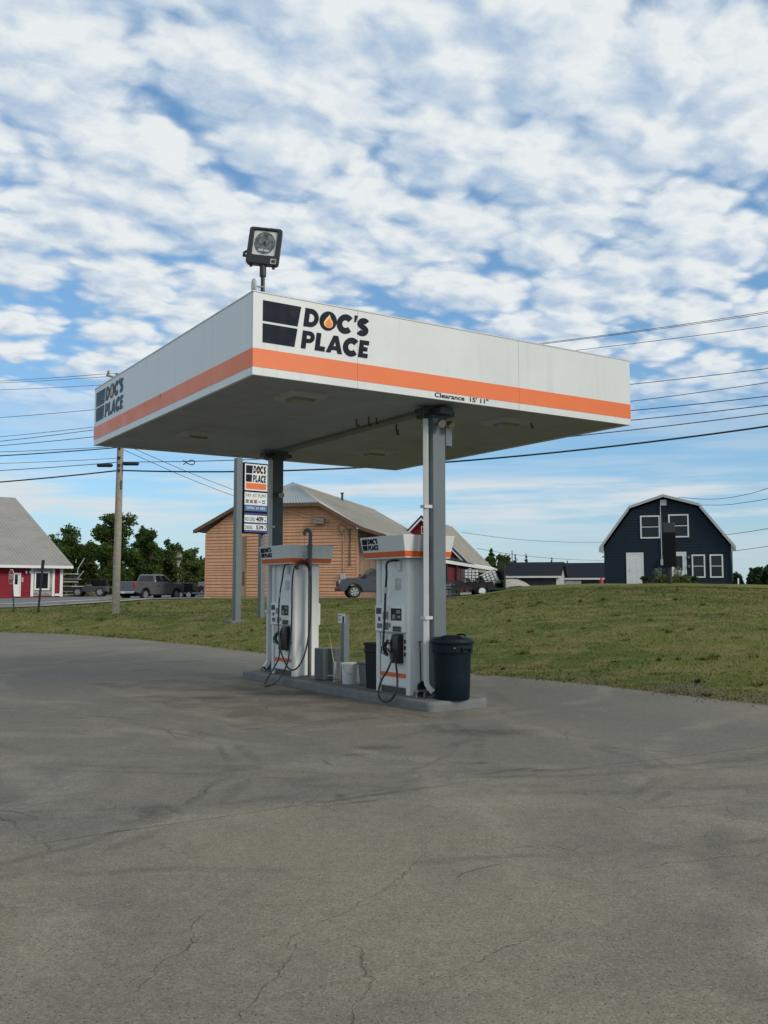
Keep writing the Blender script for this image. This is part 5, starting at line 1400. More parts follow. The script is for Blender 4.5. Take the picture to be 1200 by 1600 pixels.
def stone_mat():
    m, n, b = newmat('stone_cladding'); co = n.node('ShaderNodeTexCoord').outputs['Object']
    vo = n.node('ShaderNodeTexVoronoi', {'Vector': n.vm('MULTIPLY', co, (2.2,2.2,5.0)), 'Scale': 1.0}); e=vo.outputs['Color']
    s=n.node('ShaderNodeSeparateColor',{0:e}).outputs[0]
    c=n.mix(s,(.19,.185,.175),(.40,.39,.37)); n.put(b.inputs['Base Color'],c); b.inputs['Roughness'].default_value=.9
    bp=n.node('ShaderNodeBump',{'Height':s,'Strength':.6,'Distance':.05}); n.put(b.inputs['Normal'],bp.outputs[0]); return m
qbox(shop,fs,'stone_panel',(51.8,883,81,931),stone_mat(),.03,.10)
for q in ((47.5,882,51.7,932),(81,882,84.8,931.5),(93,882,97.5,932),(84.9,927.5,92.9,931)): qbox(shop,fs,'corner_board',q,M_trim,.03,.13)
o_,m=qframe(shop,fs,'shop_window',(52.8,893,76.5,922),M_trim,.105,.17,.14); m.build('pane',M_glass,o_)
o_,m=qframe(shop,fs,'shop_door',(20,895,32,932),M_trim,.03,.10,.12); l_=m.build('door_leaf',M_signwhite,o_); qbox(l_,fs,'pane',(22.3,898,27.5,913),M_glass,.055,.065)
qbox(shop,fs,'wall_box',(32.6,902.5,35.3,909.5),M_trimgrey,.03,.2)
for q in (39,45): qbox(shop,fs,'wall_lamp',(q,892,q+2.2,896),M_trim,.03,.25)

# ------------------------------------------------------------------ stop sign and rail post by the road
def on_ground(qx, qy, d):
    a=atd(qx,qy,d); a.z=T(a.x,a.y); return a
a=on_ground(22.5,951,50)
st=thing('stop_sign','faded red stop sign turned edge on, on a leaning thin post at far left','stop sign',a,0)
k50=50/FPX
top=Vector((-7*k50,0,(951-884)*k50)); mid_=Vector((-6.3*k50,0,(951-897)*k50))
m=MB(); m.tube([(0,0,-.2),mid_+Vector((.0,.03,.3))],.035,6); m.build('post',M_dark,st)
def octo(r): return [(r*math.cos(R(22.5+45*i)), r*math.sin(R(22.5+45*i))) for i in range(8)]
SM=Matrix.Translation(mid_) @ Matrix.Rotation(R(-49),4,'Z')
m=MB(); m.M=SM; m.prism([(p[0],p[1]) for p in octo(.42)],-.012,0,'y'); pl=m.build('sign_plate',M_signwhite,st)
m=MB(); m.M=SM; m.prism([(p[0],p[1]) for p in octo(.385)],-.016,-.0125,'y'); m.build('sign_face',M_signred,pl)
text('stop_lettering','STOP',.58,.26,M_signwhite,pl,SM @ frame_of((-.29,-.018,-.13),(1,0,0),(0,0,1)),bold=.02)
a=on_ground(59.5,948,49)
rp=thing('rail_post','dark flat steel post leaning slightly by the road, in front of the shop window','post',a,0)
m=MB(); k49=49/FPX; m.loft([[(-.05,-.03,-.2),(.05,-.03,-.2),(.05,.03,-.2),(-.05,.03,-.2)],[(-.05+5*k49,-.03,(948-880)*k49),(.05+5*k49,-.03,(948-880)*k49),(.05+5*k49,.03,(948-880)*k49),(-.05+5*k49,.03,(948-880)*k49)]]); m.build('post_shaft',M_dark,rp)
m=MB(); m.loft([[(-.07+5*k49,-.04,(948-880.2)*k49),(.07+5*k49,-.04,(948-880.2)*k49),(.07+5*k49,.04,(948-880.2)*k49),(-.07+5*k49,.04,(948-880.2)*k49)],[(-.07+6*k49,-.04,(948-867)*k49),(.07+6*k49,-.04,(948-867)*k49),(.07+6*k49,.04,(948-867)*k49),(-.07+6*k49,.04,(948-867)*k49)]]); m.build('marker_plate',M_dark,rp)

# ------------------------------------------------------------------ vehicles
def wheel(parent, x, y, r, side, w=.26, rimmat=None):
    s=side
    o=MB(); prof=[(r*.62,-w/2),(r*.93,-w/2),(r,-w/2+.04),(r,w/2-.04),(r*.93,w/2),(r*.62,w/2)]
    rings=[[(x+rad*math.cos(2*math.pi*k/28), y+yy, r+rad*math.sin(2*math.pi*k/28)) for k in range(28)] for rad,yy in prof]
    o.loft(rings,True,True); t=o.build('wheel',M_black,parent)
    yo=y+s*(w/2+.002); m=MB()
    m.loft([[(x+rad*math.cos(2*math.pi*k/28), yy, r+rad*math.sin(2*math.pi*k/28)) for k in range(28)] for rad,yy in ((r*.64,yo),(r*.64,yo+s*.012),(r*.56,yo+s*.012),(r*.54,yo+s*.002))],True,True)
    m.build('rim_disc',(M_disc if rimmat is M_galv else rimmat),t); m=MB()
    m.loft([[(x+rad*math.cos(2*math.pi*k/28), yy, r+rad*math.sin(2*math.pi*k/28)) for k in range(28)] for rad,yy in ((r*.64,yo+s*.013),(r*.64,yo+s*.02),(r*.585,yo+s*.02),(r*.585,yo+s*.013))],False,True)
    for k in range(6):
        a=k*math.pi/3+.3; c,sn=math.cos(a),math.sin(a)
        P_=[(r*.10,-.035),(r*.57,-.055),(r*.57,.055),(r*.10,.035)]
        m.loft([[(x+p*c-q*sn, yo+s*.004, r+p*sn+q*c) for p,q in P_],[(x+p*c-q*sn, yo+s*.02, r+p*sn+q*c) for p,q in P_]])
    m.build('rim',rimmat or M_galv,t); return t
def pickup(name,label,loc,rz,paintm,rimmat):
    t=thing(name,label,'pickup truck',loc,rz)
    L0_,L1_=-2.95,2.95; hw=1.0; xr,xf=-1.75,1.98; wr=.41
    def archpts(cx,r0=.50,z=.41):
        return [(cx+r0*math.cos(R(a)), z+r0*math.sin(R(a))) for a in range(170,5,-15)]
    base=[(L0_,.62),(L0_,1.40),(-.54,1.40),(-.52,1.34),(1.18,1.34),(1.30,1.335),(2.30,1.28),(2.72,1.22),(2.90,1.13),(2.96,1.0),(2.96,.60),(2.90,.50)]
    poly=base+[(xf+.56,.46)]+archpts(xf)[::-1]+[(xf-.56,.44),(xr+.56,.44)]+archpts(xr)[::-1]+[(xr-.56,.50)]
    m=MB(); m.prism(poly,-hw,hw,'y'); body=m.build('body',paintm,t,bevel=.045,seg=3)
    m=MB()                                                    # open bed
    m.box(-2.86,-.84,-.86,.86,1.395,1.406); m.build('bed_floor',M_black,body)
    m=MB(); m.box(-2.9,-.82,-.97,-.88,1.407,1.43); m.box(-2.9,-.82,.88,.97,1.407,1.43); m.build('bed_rail',M_black,body)
    # cab
    lo=[(-.55,-.95,1.345),(1.58,-.95,1.345),(1.58,.95,1.345),(-.55,.95,1.345)]; hi=[(-.42,-.76,1.90),(.78,-.76,1.90),(.78,.76,1.90),(-.42,.76,1.90)]; tp=[(-.34,-.68,1.955),(.66,-.68,1.955),(.66,.68,1.955),(-.34,.68,1.955)]
    m=MB(); m.loft([lo,hi,tp]); cab=m.build('cab',paintm,t,bevel=.05,seg=3)
    def quad(i,j,u0,u1,v0,v1,off,name,skew=0):
        A_,B_,C_,D_=[Vector(p) for p in (lo[i],lo[j],hi[j],hi[i])]
        n_=(B_-A_).cross(D_-A_).normalized()
        cen=(Vector(lo[0])+Vector(hi[2]))/2
        if n_.dot(A_-cen)<0: n_=-n_
        P=lambda u,v:(A_.lerp(B_,u)).lerp(D_.lerp(C_,u),v)+n_*off
        q=[P(u0,v0),P(u1,v0),P(u1+skew,v1),P(u0,v1)]; q2=[p-n_*.03 for p in q]
        m=MB(); m.loft([q2,q]); return m.build(name,M_glass2,cab)
    quad(0,1,.05,.44,.12,.92,.006,'side_window'); quad(0,1,.49,.90,.12,.92,.006,'side_window')
    quad(3,2,.05,.44,.12,.92,.006,'side_window'); quad(3,2,.49,.90,.12,.92,.006,'side_window')
    quad(1,2,.07,.93,.10,.94,.006,'windshield'); quad(3,0,.10,.90,.12,.90,.006,'rear_window')
    for s in (-1,1):
        m=MB(); m.prism([(1.22,1.34),(1.42,1.34),(1.40,1.56),(1.24,1.56)],s*.98,s*1.16,'y'); m.build('side_mirror',M_black,t,bevel=.02)
        for x0,x1 in ((-.42,.40),(.46,1.42)):
            m=MB(); y_=s*(hw+.001); m.box(x0,x0+.008,min(y_,y_+s*.002),max(y_,y_+s*.002),.55,1.22); m.build('door_seam',M_ink,t)
            m=MB(); m.cbox((x0+.16,s*(hw+.02),1.10),(.20,.03,.035)); m.build('door_handle',M_black,t)
        m=MB(); m.box(-1.15,1.40,min(s*1.0,s*1.08),max(s*1.0,s*1.08),.37,.43); m.build('running_board',M_black,t)
        for cx in (xr,xf):
            P1=archpts(cx,.50); P2=archpts(cx,.56); m=MB(); poly=P1+P2[::-1]; m.prism(poly,min(s*1.001,s*1.03),max(s*1.001,s*1.03),'y'); m.build('wheel_arch',M_black,t)
        m=MB(); m.box(2.66,2.975,min(s*.66,s*.99),max(s*.66,s*.99),.90,1.14); m.build('headlight',paint('headlight_glass',(.55,.57,.58),.15,.1,9),t,bevel=.03)
        m=MB(); m.box(-2.965,-2.80,min(s*.80,s*1.008),max(s*.80,s*1.008),.98,1.32); m.build('tail_light',M_signred,t,bevel=.02)
        m=MB(); m.box(-2.6,-1.0,min(s*.6,s*.9),max(s*.6,s*.9),.3,.5); m.build('underbody',M_ink,t)
    m=MB(); m.box(2.93,2.985,-.62,.62,.74,1.12); m.build('grille',M_black,t,bevel=.01)
    m=MB(); m.box(2.90,3.04,-.97,.97,.46,.66); m.build('front_bumper',M_dark if rimmat is M_galv else paintm,t,bevel=.03)
    m=MB(); m.box(-3.10,-2.93,-.95,.95,.50,.68); m.build('rear_bumper',M_chrome,t,bevel=.03)
    m=MB(); m.box(-2.964,-2.952,-.77,.77,.74,1.36); m.build('tailgate',paintm,t,bevel=.004)
    m=MB(); m.cbox((-3.105,.0,.59),(.01,.32,.15)); m.build('license_plate',M_signwhite,t)
    for (x,y,s) in ((xr,-.86,-1),(xf,-.86,-1),(xr,.86,1),(xf,.86,1)): wheel(t,x,y,wr,s,.26,rimmat)
    return t
M_silver = paint('silver_paint',(.135,.145,.16),.28,.02,.3,metal=.35); M_gun = paint('grey_car_paint',(.075,.082,.095),.25,.02,.3,metal=.35)
M_disc = paint('wheel_disc',(.05,.05,.052),.5,.1,5)
a=Vector((-17.95,73,0)); a.z=CAM_H-14.3*73/FPX
tr1=pickup('pickup_truck','silver grey pickup parked behind the utility pole, seen from behind',a,R(65),M_silver,M_galv)
a=Vector((-.12,62.6,0)); a.z=CAM_H-11.2*62/FPX
tr2=pickup('pickup_truck','dark grey pickup parked by the tan barn, its tail hidden by the near pump',a,R(190),M_gun,M_galv)
tr1['group']=tr2['group']='parked pickup trucks'

# ------------------------------------------------------------------ loaded utility trailer with tanks
def zq(qy,d): return CAM_H+(923.3-qy)*d/FPX
TD=62.0; tx=lambda q:(q-600)/FPX*TD; tz_=zq(932,TD)
ut=thing('utility_trailer','black steel utility trailer with white rimmed wheels, loaded with brush and tanks','trailer',(tx(742),TD,tz_),R(6))
m=MB(); m.box(-1.75,1.75,-.75,.75,.42,.50); m.box(-1.75,1.75,-.78,-.74,.50,.56); m.build('deck',M_dark,ut)
m=MB()
for x in (-1.72,-.9,0,.9,1.72): m.box(x-.02,x+.02,-.79,-.75,.50,1.0); m.box(x-.02,x+.02,.75,.79,.50,1.0)
m.box(-1.75,1.75,-.79,-.75,1.0,1.04); m.box(-1.75,1.75,.75,.79,1.0,1.04); m.build('side_rail',M_dark,ut)
m=MB(); m.tube([(-1.75,0,.46),(-2.6,0,.46),(-2.9,0,.42)],.05,8); m.tube([(-2.5,0,.46),(-2.5,0,.04)],.035,8); m.build('tow_bar',M_dark,ut)
m=MB()
P1=[(.25+.46*math.cos(R(a)),.34+.46*math.sin(R(a))) for a in range(190,-11,-20)]; P2=[(.25+.42*math.cos(R(a)),.34+.42*math.sin(R(a))) for a in range(190,-11,-20)]
m.prism(P1+P2[::-1],-1.02,-.80,'y'); m.build('fender',M_dark,ut); m=MB(); m.prism(P1+P2[::-1],.80,1.02,'y'); m.build('fender',M_dark,ut)
wheel(ut,.25,-.91,.34,-1,.2,M_signwhite); wheel(ut,.25,.91,.34,1,.2,M_signwhite)
m=MB(); m.box(1.76,1.86,-.75,.75,.42,2.2); 
m.build('ramp_gate',M_dark,ut)
bp_=thing('brush_load','heap of dark scrap and brush piled on the utility trailer','scrap heap',(tx(738),TD,tz_+.505),0)
rb_=random.Random(12); m=MB()
for i in range(150):
    x=rb_.uniform(-1.3,1.5); y=rb_.uniform(-.6,.6); h=(.62-.25*abs(x)/1.5)*rb_.random(); a_=rb_.uniform(0,6); l=rb_.uniform(.15,.5)
    m.tube([(x,y,h),(x+l*math.cos(a_),y+l*.5*math.sin(a_),h+rb_.uniform(-.05,.16))],rb_.uniform(.02,.06),5)
m.build('scrap',paint('brush_dark',(.035,.026,.022),.8,.4,12),bp_)
m=MB(); m.loft([[(-1.4,-.6,0),(1.55,-.6,0),(1.55,.6,0),(-1.4,.6,0)],[(-1.0,-.45,.40),(1.2,-.45,.45),(1.2,.45,.45),(-1.0,.45,.40)]]); m.build('heap_core',paint('heap_dark',(.02,.017,.015),.9,.3,8),bp_)
def tote(label,loc,rz,ry=0):
    t=thing('tank_tote',label,'liquid tank',loc,rz,'white caged tanks by the red barn',ry=ry)
    w,h=.46,.88
    m=MB(); m.box(-w,w,-w,w,.13,h); m.cyl((0,0,h),(0,0,h+.05),.13,n=14); m.build('tank',paint('tank_plastic',(.62,.64,.64),.4,.06,3),t,bevel=.05)
    m=MB(); g=w+.02; r=.012
    for i in range(5):
        c=-g+2*g*i/4
        for s in (-1,1):
            m.box(c-r,c+r,s*g-r,s*g+r,.12,h); m.box(s*g-r,s*g+r,c-r,c+r,.12,h) if 0<i<4 else None
    for i in range(5):
        z=.14+(h-.14)*i/4
        for s in (-1,1): m.box(-g,g,s*(g+.025)-r,s*(g+.025)+r,z-r,z+r); m.box(s*(g+.025)-r,s*(g+.025)+r,-g,g,z-r,z+r)
    m.build('cage',M_dark,t)
    m=MB(); m.box(-g,g,-g,g,.085,.118)
    for x in (-1,0,1):
        m.box(x*(g-.08)-.06,x*(g-.08)+.06,-g,g,0,.0845)
    m.build('pallet',M_trimgrey,t); return t
tote('white caged tank standing upright on the loaded utility trailer',(tx(734.5),TD+.3,zq(911,TD)),R(10))
tote('white caged tank tipped over to the left at the trailer tail',(tx(769),TD+.2,zq(914.5,TD)),R(8),ry=R(-24))
tote('white caged tank on the ground left of the loaded trailer',(tx(709),TD+1.2,zq(933,TD)),R(-5))
tote('white caged tank low at the ground under the tail of the trailer',(tx(774),TD+1.3,zq(931,TD)),R(4))
rk=thing('dark_rack','tall black steel rack behind the tail of the loaded trailer','rack',(tx(781),TD+.6,zq(932,TD)),R(8))
for x in (-.2,.3):
    m=MB(); m.box(x-.04,x+.04,-.04,.04,0,1.72); m.build('upright',M_dark,rk)
m=MB(); m.box(-.16,.26,-.02,.02,.2,1.70); m.build('back_sheet',M_ink,rk)
for z in (.5,.9,1.3):
    m=MB(); m.box(.35,.62,-.04,.04,z,z+.05); m.build('rack_arm',M_trimgrey,rk)
# pale gravel ramp and stones right of the trailer
gp=thing('gravel_heap','pale low gravel heap between the trailer and the dark garage','gravel heap',(tx(799),66,T(tx(799),66)-.2),0)
m=MB(); rg=random.Random(3); rings=[]
for r,z in ((1.7,0),(1.45,.35),(1.0,.62),(.5,.78),(.1,.82)):
    rings.append([(r*1.15*math.cos(2*math.pi*k/20)*rg.uniform(.93,1.07)+z*.5, r*math.sin(2*math.pi*k/20)*rg.uniform(.93,1.07), z*1.05*rg.uniform(.9,1.1)) for k in range(20)])
m.loft(rings,True,True); m.build('heap',paint('pale_gravel',(.33,.31,.27),.95,.2,6,bump=.8,bscale=14),gp)

# ------------------------------------------------------------------ equipment trailer behind the silver truck
ED=76.0; ex=lambda q:(q-600)/FPX*ED; ez_=zq(934.5,ED)
et=thing('flat_trailer','low flatbed trailer with small white wheels beyond the silver pickup','trailer',(ex(301),ED,ez_),R(4))
m=MB(); m.box(-1.3,1.5,-.9,.9,.36,.44); m.build('deck',M_trimgrey,et)
m=MB(); m.box(-1.3,1.5,-.93,-.905,.30,.36); m.tube([(-1.3,0,.38),(-2.2,0,.38)],.05,8); m.build('frame_rail',M_dark,et)
for x in (-.75,-.12): wheel(et,x,-1.0,.27,-1,.18,M_signwhite); wheel(et,x,1.0,.27,1,.18,M_signwhite)
cr=thing('black_crate','black box shaped crate on the flatbed trailer','crate',(ex(293),ED,ez_+.445),R(4)); m=MB(); m.box(-.6,.5,-.5,.5,0,.72); m.build('crate_body',M_blackbin,cr,bevel=.02); m=MB(); m.box(-.64,.54,-.54,.54,.722,.78); m.build('crate_lid',M_keypad,cr)
cb=thing('grey_container','pale grey storage box standing beyond the flatbed trailer','box',(ex(311),ED+4,zq(930,ED+4)),R(0)); m=MB(); m.box(-.7,1.2,-.6,.6,0,1.1); m.build('box_body',M_trimgrey,cb,bevel=.02); m=MB()
for i in range(8): m.box(-.6+.22*i,-.56+.22*i,-.62,-.601,.05,1.05)
m.build('box_ribs',M_trimgrey,cb)
mo=thing('garden_tractor','small dark tractor on the right end of the flatbed trailer','tractor',(ex(317),ED-.1,ez_+.445),R(0))
m=MB(); m.prism([(-.45,.15),(.1,.15),(.1,.5),(-.05,.55),(-.45,.45)],-.2,.2,'y'); m.box(.1,.45,-.25,.25,.15,.3); m.build('tractor_body',paint('tractor_red',(.12,.02,.015),.5,.2,4),mo,bevel=.03)
m=MB(); m.box(.2,.45,-.2,.2,.3,.62); m.build('tractor_seat',M_black,mo,bevel=.03)
for x,r in ((-.3,.15),(.28,.22)):
    for s in (-1,1): wheel(mo,x,s*.3,r,s,.12,M_keypad)

# ------------------------------------------------------------------ yard left of the pole: stacked boards, booms, brush pile, jeep
YD=92.0; yx=lambda q:(q-600)/FPX*YD; yz=lambda q: zq(q,YD)
lr=thing('lumber_rack','rack of stacked grey boards and planks beside the red shop','lumber rack',(yx(107),YD,yz(932)),0)
for x in (-.7,.75):
    m=MB(); m.box(x-.05,x+.05,-.5,-.4,0,2.25); m.box(x-.05,x+.05,.4,.5,0,2.25); m.build('upright',M_dark,lr)
rl=random.Random(2)
for i,z in enumerate((.15,.42,.68,.95,1.35,1.62,1.82,2.12)):
    m=MB(); m.box(-.75+rl.uniform(-.25,.1),.85+rl.uniform(-.2,.3),-.6,.6,z,z+rl.uniform(.07,.16)); m.build('board_stack',(M_trimgrey,M_keypad,M_greyd,M_trimgrey)[i%4],lr)
pl_=thing('pallet_pile','low dark pile of pallets right of the lumber rack','pallets',(yx(124),YD,yz(931)),0)
for i in range(6):
    m=MB(); z=.16*i
    for k in range(5): m.box(-.75+.32*k,-.55+.32*k,-.5,.5,z+.10,z+.12)
    for y in (-.45,0,.4): m.box(-.75,.75,y,y+.08,z,z+.099)
    m.build('pallet',M_rust if i%2 else M_greyd,pl_)
for (q0,r0,q1,r1,l) in ((122,888,132,872,'upper of two pale thin poles leaning up behind the lumber rack'),(120,905,131,892,'lower of two pale thin poles leaning up behind the lumber rack')):
    a_=atd(q0,930,YD+1); p0=atd(q0,r0,YD+1); p1_2=atd(q1,r1,YD+1)
    t=thing('leaning_pole',l,'pole',(p0.x,p0.y,T(p0.x,p0.y))); m=MB(); b_=t.location; m.tube([Vector((-.3,0,0)),p0-b_,p1_2-b_],.05,6); m.build('pole_shaft',M_trimgrey,t)
bp2=thing('brush_pile','tan heap of dry brush and hay beside the old jeep','brush pile',(yx(147),YD-1,yz(931)),0)
m=MB(); rb_=random.Random(21)
for i in range(520):
    a_=rb_.uniform(0,6.28); r=rb_.random()**.5; x=1.05*r*math.cos(a_); y=.8*r*math.sin(a_); h=1.25*(1-r*r)**.7*rb_.uniform(.3,1.05)
    dx,dy,dz_=[rb_.uniform(-.22,.22) for _ in range(3)]
    m.tube([(x,y,h),(x+dx,y+dy,h+abs(dz_)*.5)],.018,3,False)
m.build('straw',paint('dry_brush',(.20,.17,.085),.9,.35,8),bp2)
m=MB(); m.loft([[(r*math.cos(t*.5236),r*.8*math.sin(t*.5236),z) for t in range(12)] for r,z in ((1.1,0),(.95,.5),(.6,.9),(.15,1.1))],True,True); m.build('pile_core',paint('brush_core',(.09,.085,.045),.9,.4,6,bump=.8,bscale=12),bp2)
jp=thing('old_jeep','small dark open off road vehicle parked left of the utility pole','jeep',(yx(164),YD-4,zq(932,YD-4)),R(184))
m=MB(); m.prism([(-1.5,.45),(-1.5,.95),(-.1,.95),(-.05,1.0),(.2,1.02),(1.5,.92),(1.6,.6),(1.5,.45)],-.62,.62,'y'); m.build('body',M_greyd,jp,bevel=.03)
m=MB(); m.prism([(.55,.98),(1.55,.94),(1.6,.9),(1.6,.86),(.55,.9)],-.8,-.622,'y'); m.build('fender',M_trimgrey,jp); m=MB(); m.prism([(.55,.98),(1.55,.94),(1.6,.9),(1.6,.86),(.55,.9)],.622,.8,'y'); m.build('fender',M_trimgrey,jp)
m=MB(); m.tube([(-.9,-.55,.95),(-.9,-.55,1.6),(-.9,.55,1.6),(-.9,.55,.95)],.035,6); m.tube([(.1,-.55,.95),(0,-.55,1.55),(0,.55,1.55),(.1,.55,.95)],.03,6); m.tube([(-.9,-.55,1.6),(0,-.55,1.55)],.03,6); m.tube([(-.9,.55,1.6),(0,.55,1.55)],.03,6); m.build('roll_bar',M_dark,jp)
m=MB(); m.box(-1.45,-.2,-.58,.58,.955,1.5); m.build('soft_top',M_ink,jp,bevel=.05)
for x in (-.95,1.05):
    for s in (-1,1): wheel(jp,x,s*.72,.40,s,.24,M_galv)

# ------------------------------------------------------------------ trees
def leafmat(name,c1,c2):
    m,n,b=newmat(name); co=obco(n); r=n.noise(co,1.1,4,.7); r2=n.noise(co,9,2,.5)
    c=n.mix(n.ramp(r,.35,.65),c1,c2); c=n.mul(c,n.lin(r2,.3,.7,.65,1.35)); n.put(b.inputs['Base Color'],c); b.inputs['Roughness'].default_value=.7; b.inputs['Specular IOR Level'].default_value=.2
    tr=n.node('ShaderNodeBsdfTranslucent',{'Color':n.vm('MULTIPLY',c,(1.3,1.5,.8))}); mx_=n.node('ShaderNodeMixShader',{0:.35,1:b.outputs[0],2:tr.outputs[0]})
    for nd in n.n:
        if nd.type=='OUTPUT_MATERIAL': n.put(nd.inputs['Surface'],mx_.outputs[0])
    return m
LM={'dark':leafmat('leaf_dark',(.045,.080,.018),(.082,.122,.030)),'mid':leafmat('leaf_mid',(.045,.082,.020),(.078,.115,.030)),'pale':leafmat('leaf_pale',(.070,.105,.030),(.105,.135,.045)),'fir':leafmat('leaf_fir',(.018,.040,.018),(.034,.058,.022))}
M_bark=paint('bark',(.09,.075,.06),.9,.3,8); M_birch=paint('birch_bark',(.36,.34,.30),.8,.2,6)
def cards(V,F,rng,centers,radii,n,size):
    tot=sum(r[0]*r[1]*r[2] for r in radii)
    for c,r in zip(centers,radii):
        k=max(12,int(n*2.3*(r[0]*r[1]*r[2])/tot))
        d=rng.normal(size=(k,3)); d/=np.linalg.norm(d,axis=1)[:,None]; rad=rng.random(k)**.55*1.12
        rad*=1+.30*np.sin(d[:,0]*5+c[0])*np.cos(d[:,2]*6+c[1])
        P=np.array(c)+d*np.array(r)*rad[:,None]
        a=rng.normal(size=(k,3)); a/=np.linalg.norm(a,axis=1)[:,None]; b=np.cross(a,rng.normal(size=(k,3))); b/=np.linalg.norm(b,axis=1)[:,None]
        s=size*rng.uniform(.55,1.3,k)[:,None]
        for p,aa,bb in zip(P,a*s,b*s*.7):
            i=len(V); V.extend([tuple(p-aa),tuple(p+bb),tuple(p+aa),tuple(p-bb)]); F.append((i,i+1,i+2,i+3))
def tree(label,qx,qtop,qbase,d,wpx,kind='mid',style='round',n=5200,seed=1,group='trees beyond the road',size=.17,open_=1.0,base=None):
    rng=np.random.default_rng(seed); k=d/FPX; x=(qx-600)*k; z0=zq(qbase,d) if base is None else base; H=(qbase-qtop)*k; W_=wpx*k/2
    t=thing('fir_tree' if style=='fir' else 'birch_tree' if style=='birch' else 'leafy_tree',label,'tree',(x,d,z0),0,group)
    bark=M_birch if style=='birch' else M_bark
    m=MB(); lean=rng.normal(0,.15,2); m.tube([(0,0,-.3),(lean[0]*.4,lean[1]*.4,H*.4),(lean[0],lean[1],H*.88)],[H*.022,H*.016,.03],7)
    C_=[];R_=[]
    if style=='fir':
        nl=9
        for i in range(nl):
            f=i/(nl-1); C_.append((0,0,H*(.14+.82*f))); R_.append((W_*(1-f*.93),W_*(1-f*.93),H*.07))
    else:
        nb=int(34*open_)
        for i in range(nb):
            f=rng.random(); zz=H*(.16+.78*f**.85); prof=math.sin(math.pi*min(1,(.12+.88*f)*.86))**.7
            a=rng.uniform(0,2*math.pi); rr_=W_*prof*rng.uniform(.15,.80); c=(rr_*math.cos(a),rr_*math.sin(a),zz); s=W_*rng.uniform(.28,.50)*(1.15-.45*f)
            C_.append(c); R_.append((s,s,s*rng.uniform(.6,.9)))
            m.tube([(lean[0]*zz/H,lean[1]*zz/H,zz*.62),(c[0]*.5,c[1]*.5,zz*.86),c],[H*.008,H*.005,.02],5)
        C_.append((lean[0],lean[1],H*.93)); R_.append((W_*.22,W_*.22,H*.08))
    m.build('trunk',bark,t)
    V=[];F=[]; cards(V,F,rng,C_,R_,n,size)
    me=bpy.data.meshes.new('crown'); me.from_pydata(V,[],F); me.materials.append(LM[kind]); o=bpy.data.objects.new('crown',me); COL.objects.link(o); o.parent=t
    return t
TREES=[
 ('broad dark leafy tree just right of the red shop roof',104,820,936,125,78,'dark','round',7000),
 ('lower leafy tree between the shop and the tallest tree',140,846,936,130,50,'mid','round',4500),
 ('tallest dark leafy tree, right behind the utility pole',183,801,936,122,72,'dark','round',8000),
 ('narrow tall tree with open crown right of the tallest tree',222,822,936,128,38,'mid','round',3600),
 ('dark tree with gappy top above the silver pickup',237,829,936,124,44,'dark','round',4200),
 ('bushy mid green tree above the front of the silver pickup',262,842,936,130,46,'mid','round',4600),
 ('pale green tree against the left corner of the tan barn',303,856,936,128,52,'pale','round',4600),
 ('slim birch with pale trunk between pickup and barn',279,848,936,118,20,'pale','birch',900),
 ('small bushy tree low behind the stacked boards',74,868,936,132,60,'dark','round',3600),
]
for i,a_ in enumerate(TREES):
    tree(a_[0],a_[1],a_[2],a_[3],a_[4],a_[5],a_[6],a_[7],a_[8],seed=11+i)
RT=[('green tree between the red barn and the left dark garage',783,866,930,118,40,'mid','round',3200),
 ('small pointed fir over the left end of the dark garage',805,869,930,135,20,'fir','fir',1200),
 ('small fir with wide top over the dark garage roof',822,867,930,137,20,'fir','fir',1200),
 ('small fir low over the right end of the left garage roof',862,872,930,140,22,'fir','fir',1000),
 ('faint small fir just left of the blue house',886,876,930,146,16,'fir','fir',700),
 ('round topped small tree right behind the red barn eave',768,858,930,130,18,'dark','round',1200)]
for i,a_ in enumerate(RT): tree(a_[0],a_[1],a_[2],a_[3],a_[4],a_[5],a_[6],a_[7],a_[8],seed=40+i,group='trees behind the dark garages')
def wood(label,q0,q1,d,base,tops,n,size,kind,seed):
    rng=np.random.default_rng(seed); V=[];F=[]; C_=[];R_=[]; k=d/FPX
    q=q0
    while q<q1:
        tp=interp(tops,q)+rng.uniform(-3,4); h=(base-tp)*k; x=(q-600)*k; w=rng.uniform(5,9)*k; y=d+rng.uniform(-4,8)
        zb=zq(base,d)
        for j in range(3): C_.append((x+rng.uniform(-.5,.5),y,zb+h*(.2+.34*j))); R_.append((w*(1-.25*j),w,h*.22))
        q+=rng.uniform(3.5,7)
    cards(V,F,rng,C_,R_,n,size)
    me=bpy.data.meshes.new('distant_wood'); me.from_pydata(V,[],F); me.materials.append(LM[kind]); o=bpy.data.objects.new('distant_wood',me); COL.objects.link(o)
    tag(o,label,'woods',kind='stuff')
wood('low dark mass of woods behind the yard on the left',40,335,150,938,[(40,885),(150,868),(250,878),(335,880)],15000,.32,'dark',5)
wood('distant low line of woods on the right beyond the blue house',1080,1340,165,925,[(1080,900),(1150,897),(1170,893),(1185,895),(1200,889),(1340,886)],26000,.30,'fir',6)

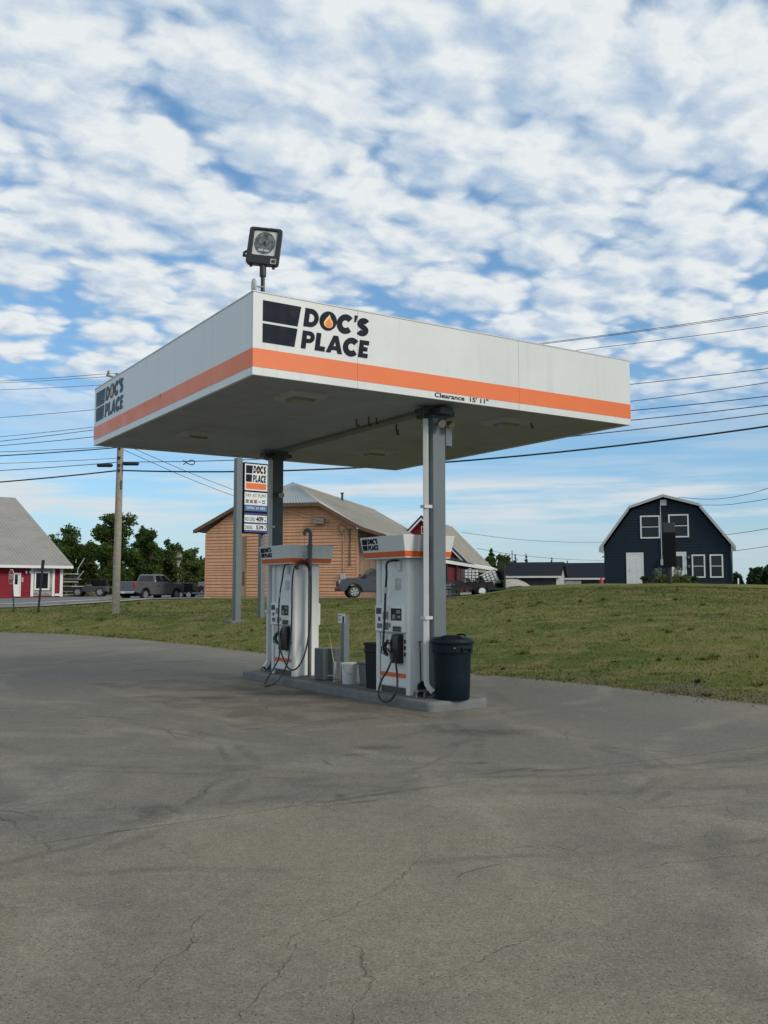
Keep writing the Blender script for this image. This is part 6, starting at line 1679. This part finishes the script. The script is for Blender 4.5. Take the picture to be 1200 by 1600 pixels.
# ------------------------------------------------------------------ plants and small things in front of the blue house
def plant_cards(V,F,rng,c,r,n,size,up=.5):
    cards(V,F,rng,[c],[r],n,size)
GD=66.0; gx=lambda q:(q-600)/FPX*GD
def bed(label,qx,w,h,n,mat,seed,name='hosta_plant',group='plants around the cabinet sign',size=.10,qb=912):
    rng=np.random.default_rng(seed); t=Vector((gx(qx),GD,T(gx(qx),GD))); z=max(t.z, zq(qb,GD))
    V=[];F=[]; plant_cards(V,F,rng,(0,0,h*.45),(w/2,w*.4,h*.55),n,size)
    me=bpy.data.meshes.new(name); me.from_pydata(V,[],F); me.materials.append(mat); o=bpy.data.objects.new(name,me); COL.objects.link(o); o.location=(t.x,t.y,z)
    tag(o,label,'plant',group); return o
LH=leafmat('leaf_hosta',(.10,.13,.045),(.17,.19,.085)); LW=leafmat('leaf_flower',(.30,.30,.27),(.12,.14,.08))
for i,(q,w,h,l) in enumerate(((1027,.55,.42,'leftmost'),(1036,.6,.5,'second from left'),(1046,.6,.42,'middle'),(1056,.6,.5,'second from right'),(1068,.75,.52,'rightmost'))):
    bed(f'{l} pale green leafy plant at the foot of the cabinet sign',q,w,h,260,LH,70+i)
for i,(q,h,l) in enumerate(((1030,.95,'left of the cabinet sign, beside the meter box conduit'),(1060,.95,'right of the cabinet sign, before the glazed door'))):
    rng=np.random.default_rng(90+i); z=max(T(gx(q),GD+.4),zq(912,GD)); m=MB()
    for j in range(26):
        x=rng.uniform(-.35,.35); m.tube([(x*.6,0,0),(x,rng.uniform(-.1,.1),h*rng.uniform(.6,1.1))],.010,3,False)
    t=thing('tall_flowers',f'tall grey white flowers {l}','flowers',(gx(q),GD+.4,z),0,'tall flowers by the cabinet sign'); m.build('stems',LM['mid'],t)
    V=[];F=[]; cards(V,F,rng,[(0,0,h*.75)],[(.36,.2,h*.4)],150,.035)
    me=bpy.data.meshes.new('blossoms'); me.from_pydata(V,[],F); me.materials.append(LW); o=bpy.data.objects.new('blossoms',me); COL.objects.link(o); o.parent=t
for i,(q,l) in enumerate(((1007,'dark leafy pot plant beside the plain white door'),(1083,'dark leafy pot plant beside the lower windows'))):
    z=zq(912,GD+1.5); t=thing('potted_plant',l,'potted plant',((q-600)/FPX*(GD+1.5),GD+1.5,z),0,'pot plants by the blue house')
    m=MB(); m.lathe([(.14,-.2),(.20,.20),(.22,.22),(.19,.23),(.05,.22)],n=16); m.build('pot',M_dark,t)
    rng=np.random.default_rng(50+i); V=[];F=[]; cards(V,F,rng,[(0,0,.36)],[(.32,.25,.18)],220,.06)
    me=bpy.data.meshes.new('leaves'); me.from_pydata(V,[],F); me.materials.append(LM['fir']); o=bpy.data.objects.new('leaves',me); COL.objects.link(o); o.parent=t
t=thing('red_bin','small red plastic container beside the left corner of the blue house','container',((939-600)/FPX*69,69,zq(913,69)),0)
m=MB(); m.lathe([(.14,0),(.13,.32),(.08,.40),(.07,.46),(.02,.46)],n=14); m.build('container_body',M_signred,t)
t=thing('white_stake','short white stake in the grass right of the blue house','stake',((1152-600)/FPX*69,69,zq(914,69)),0)
m=MB(); m.box(-.05,.05,-.03,.03,-.2,.45); m.box(-.07,.07,-.04,.04,.4505,.48); m.build('stake_post',M_trim,t)
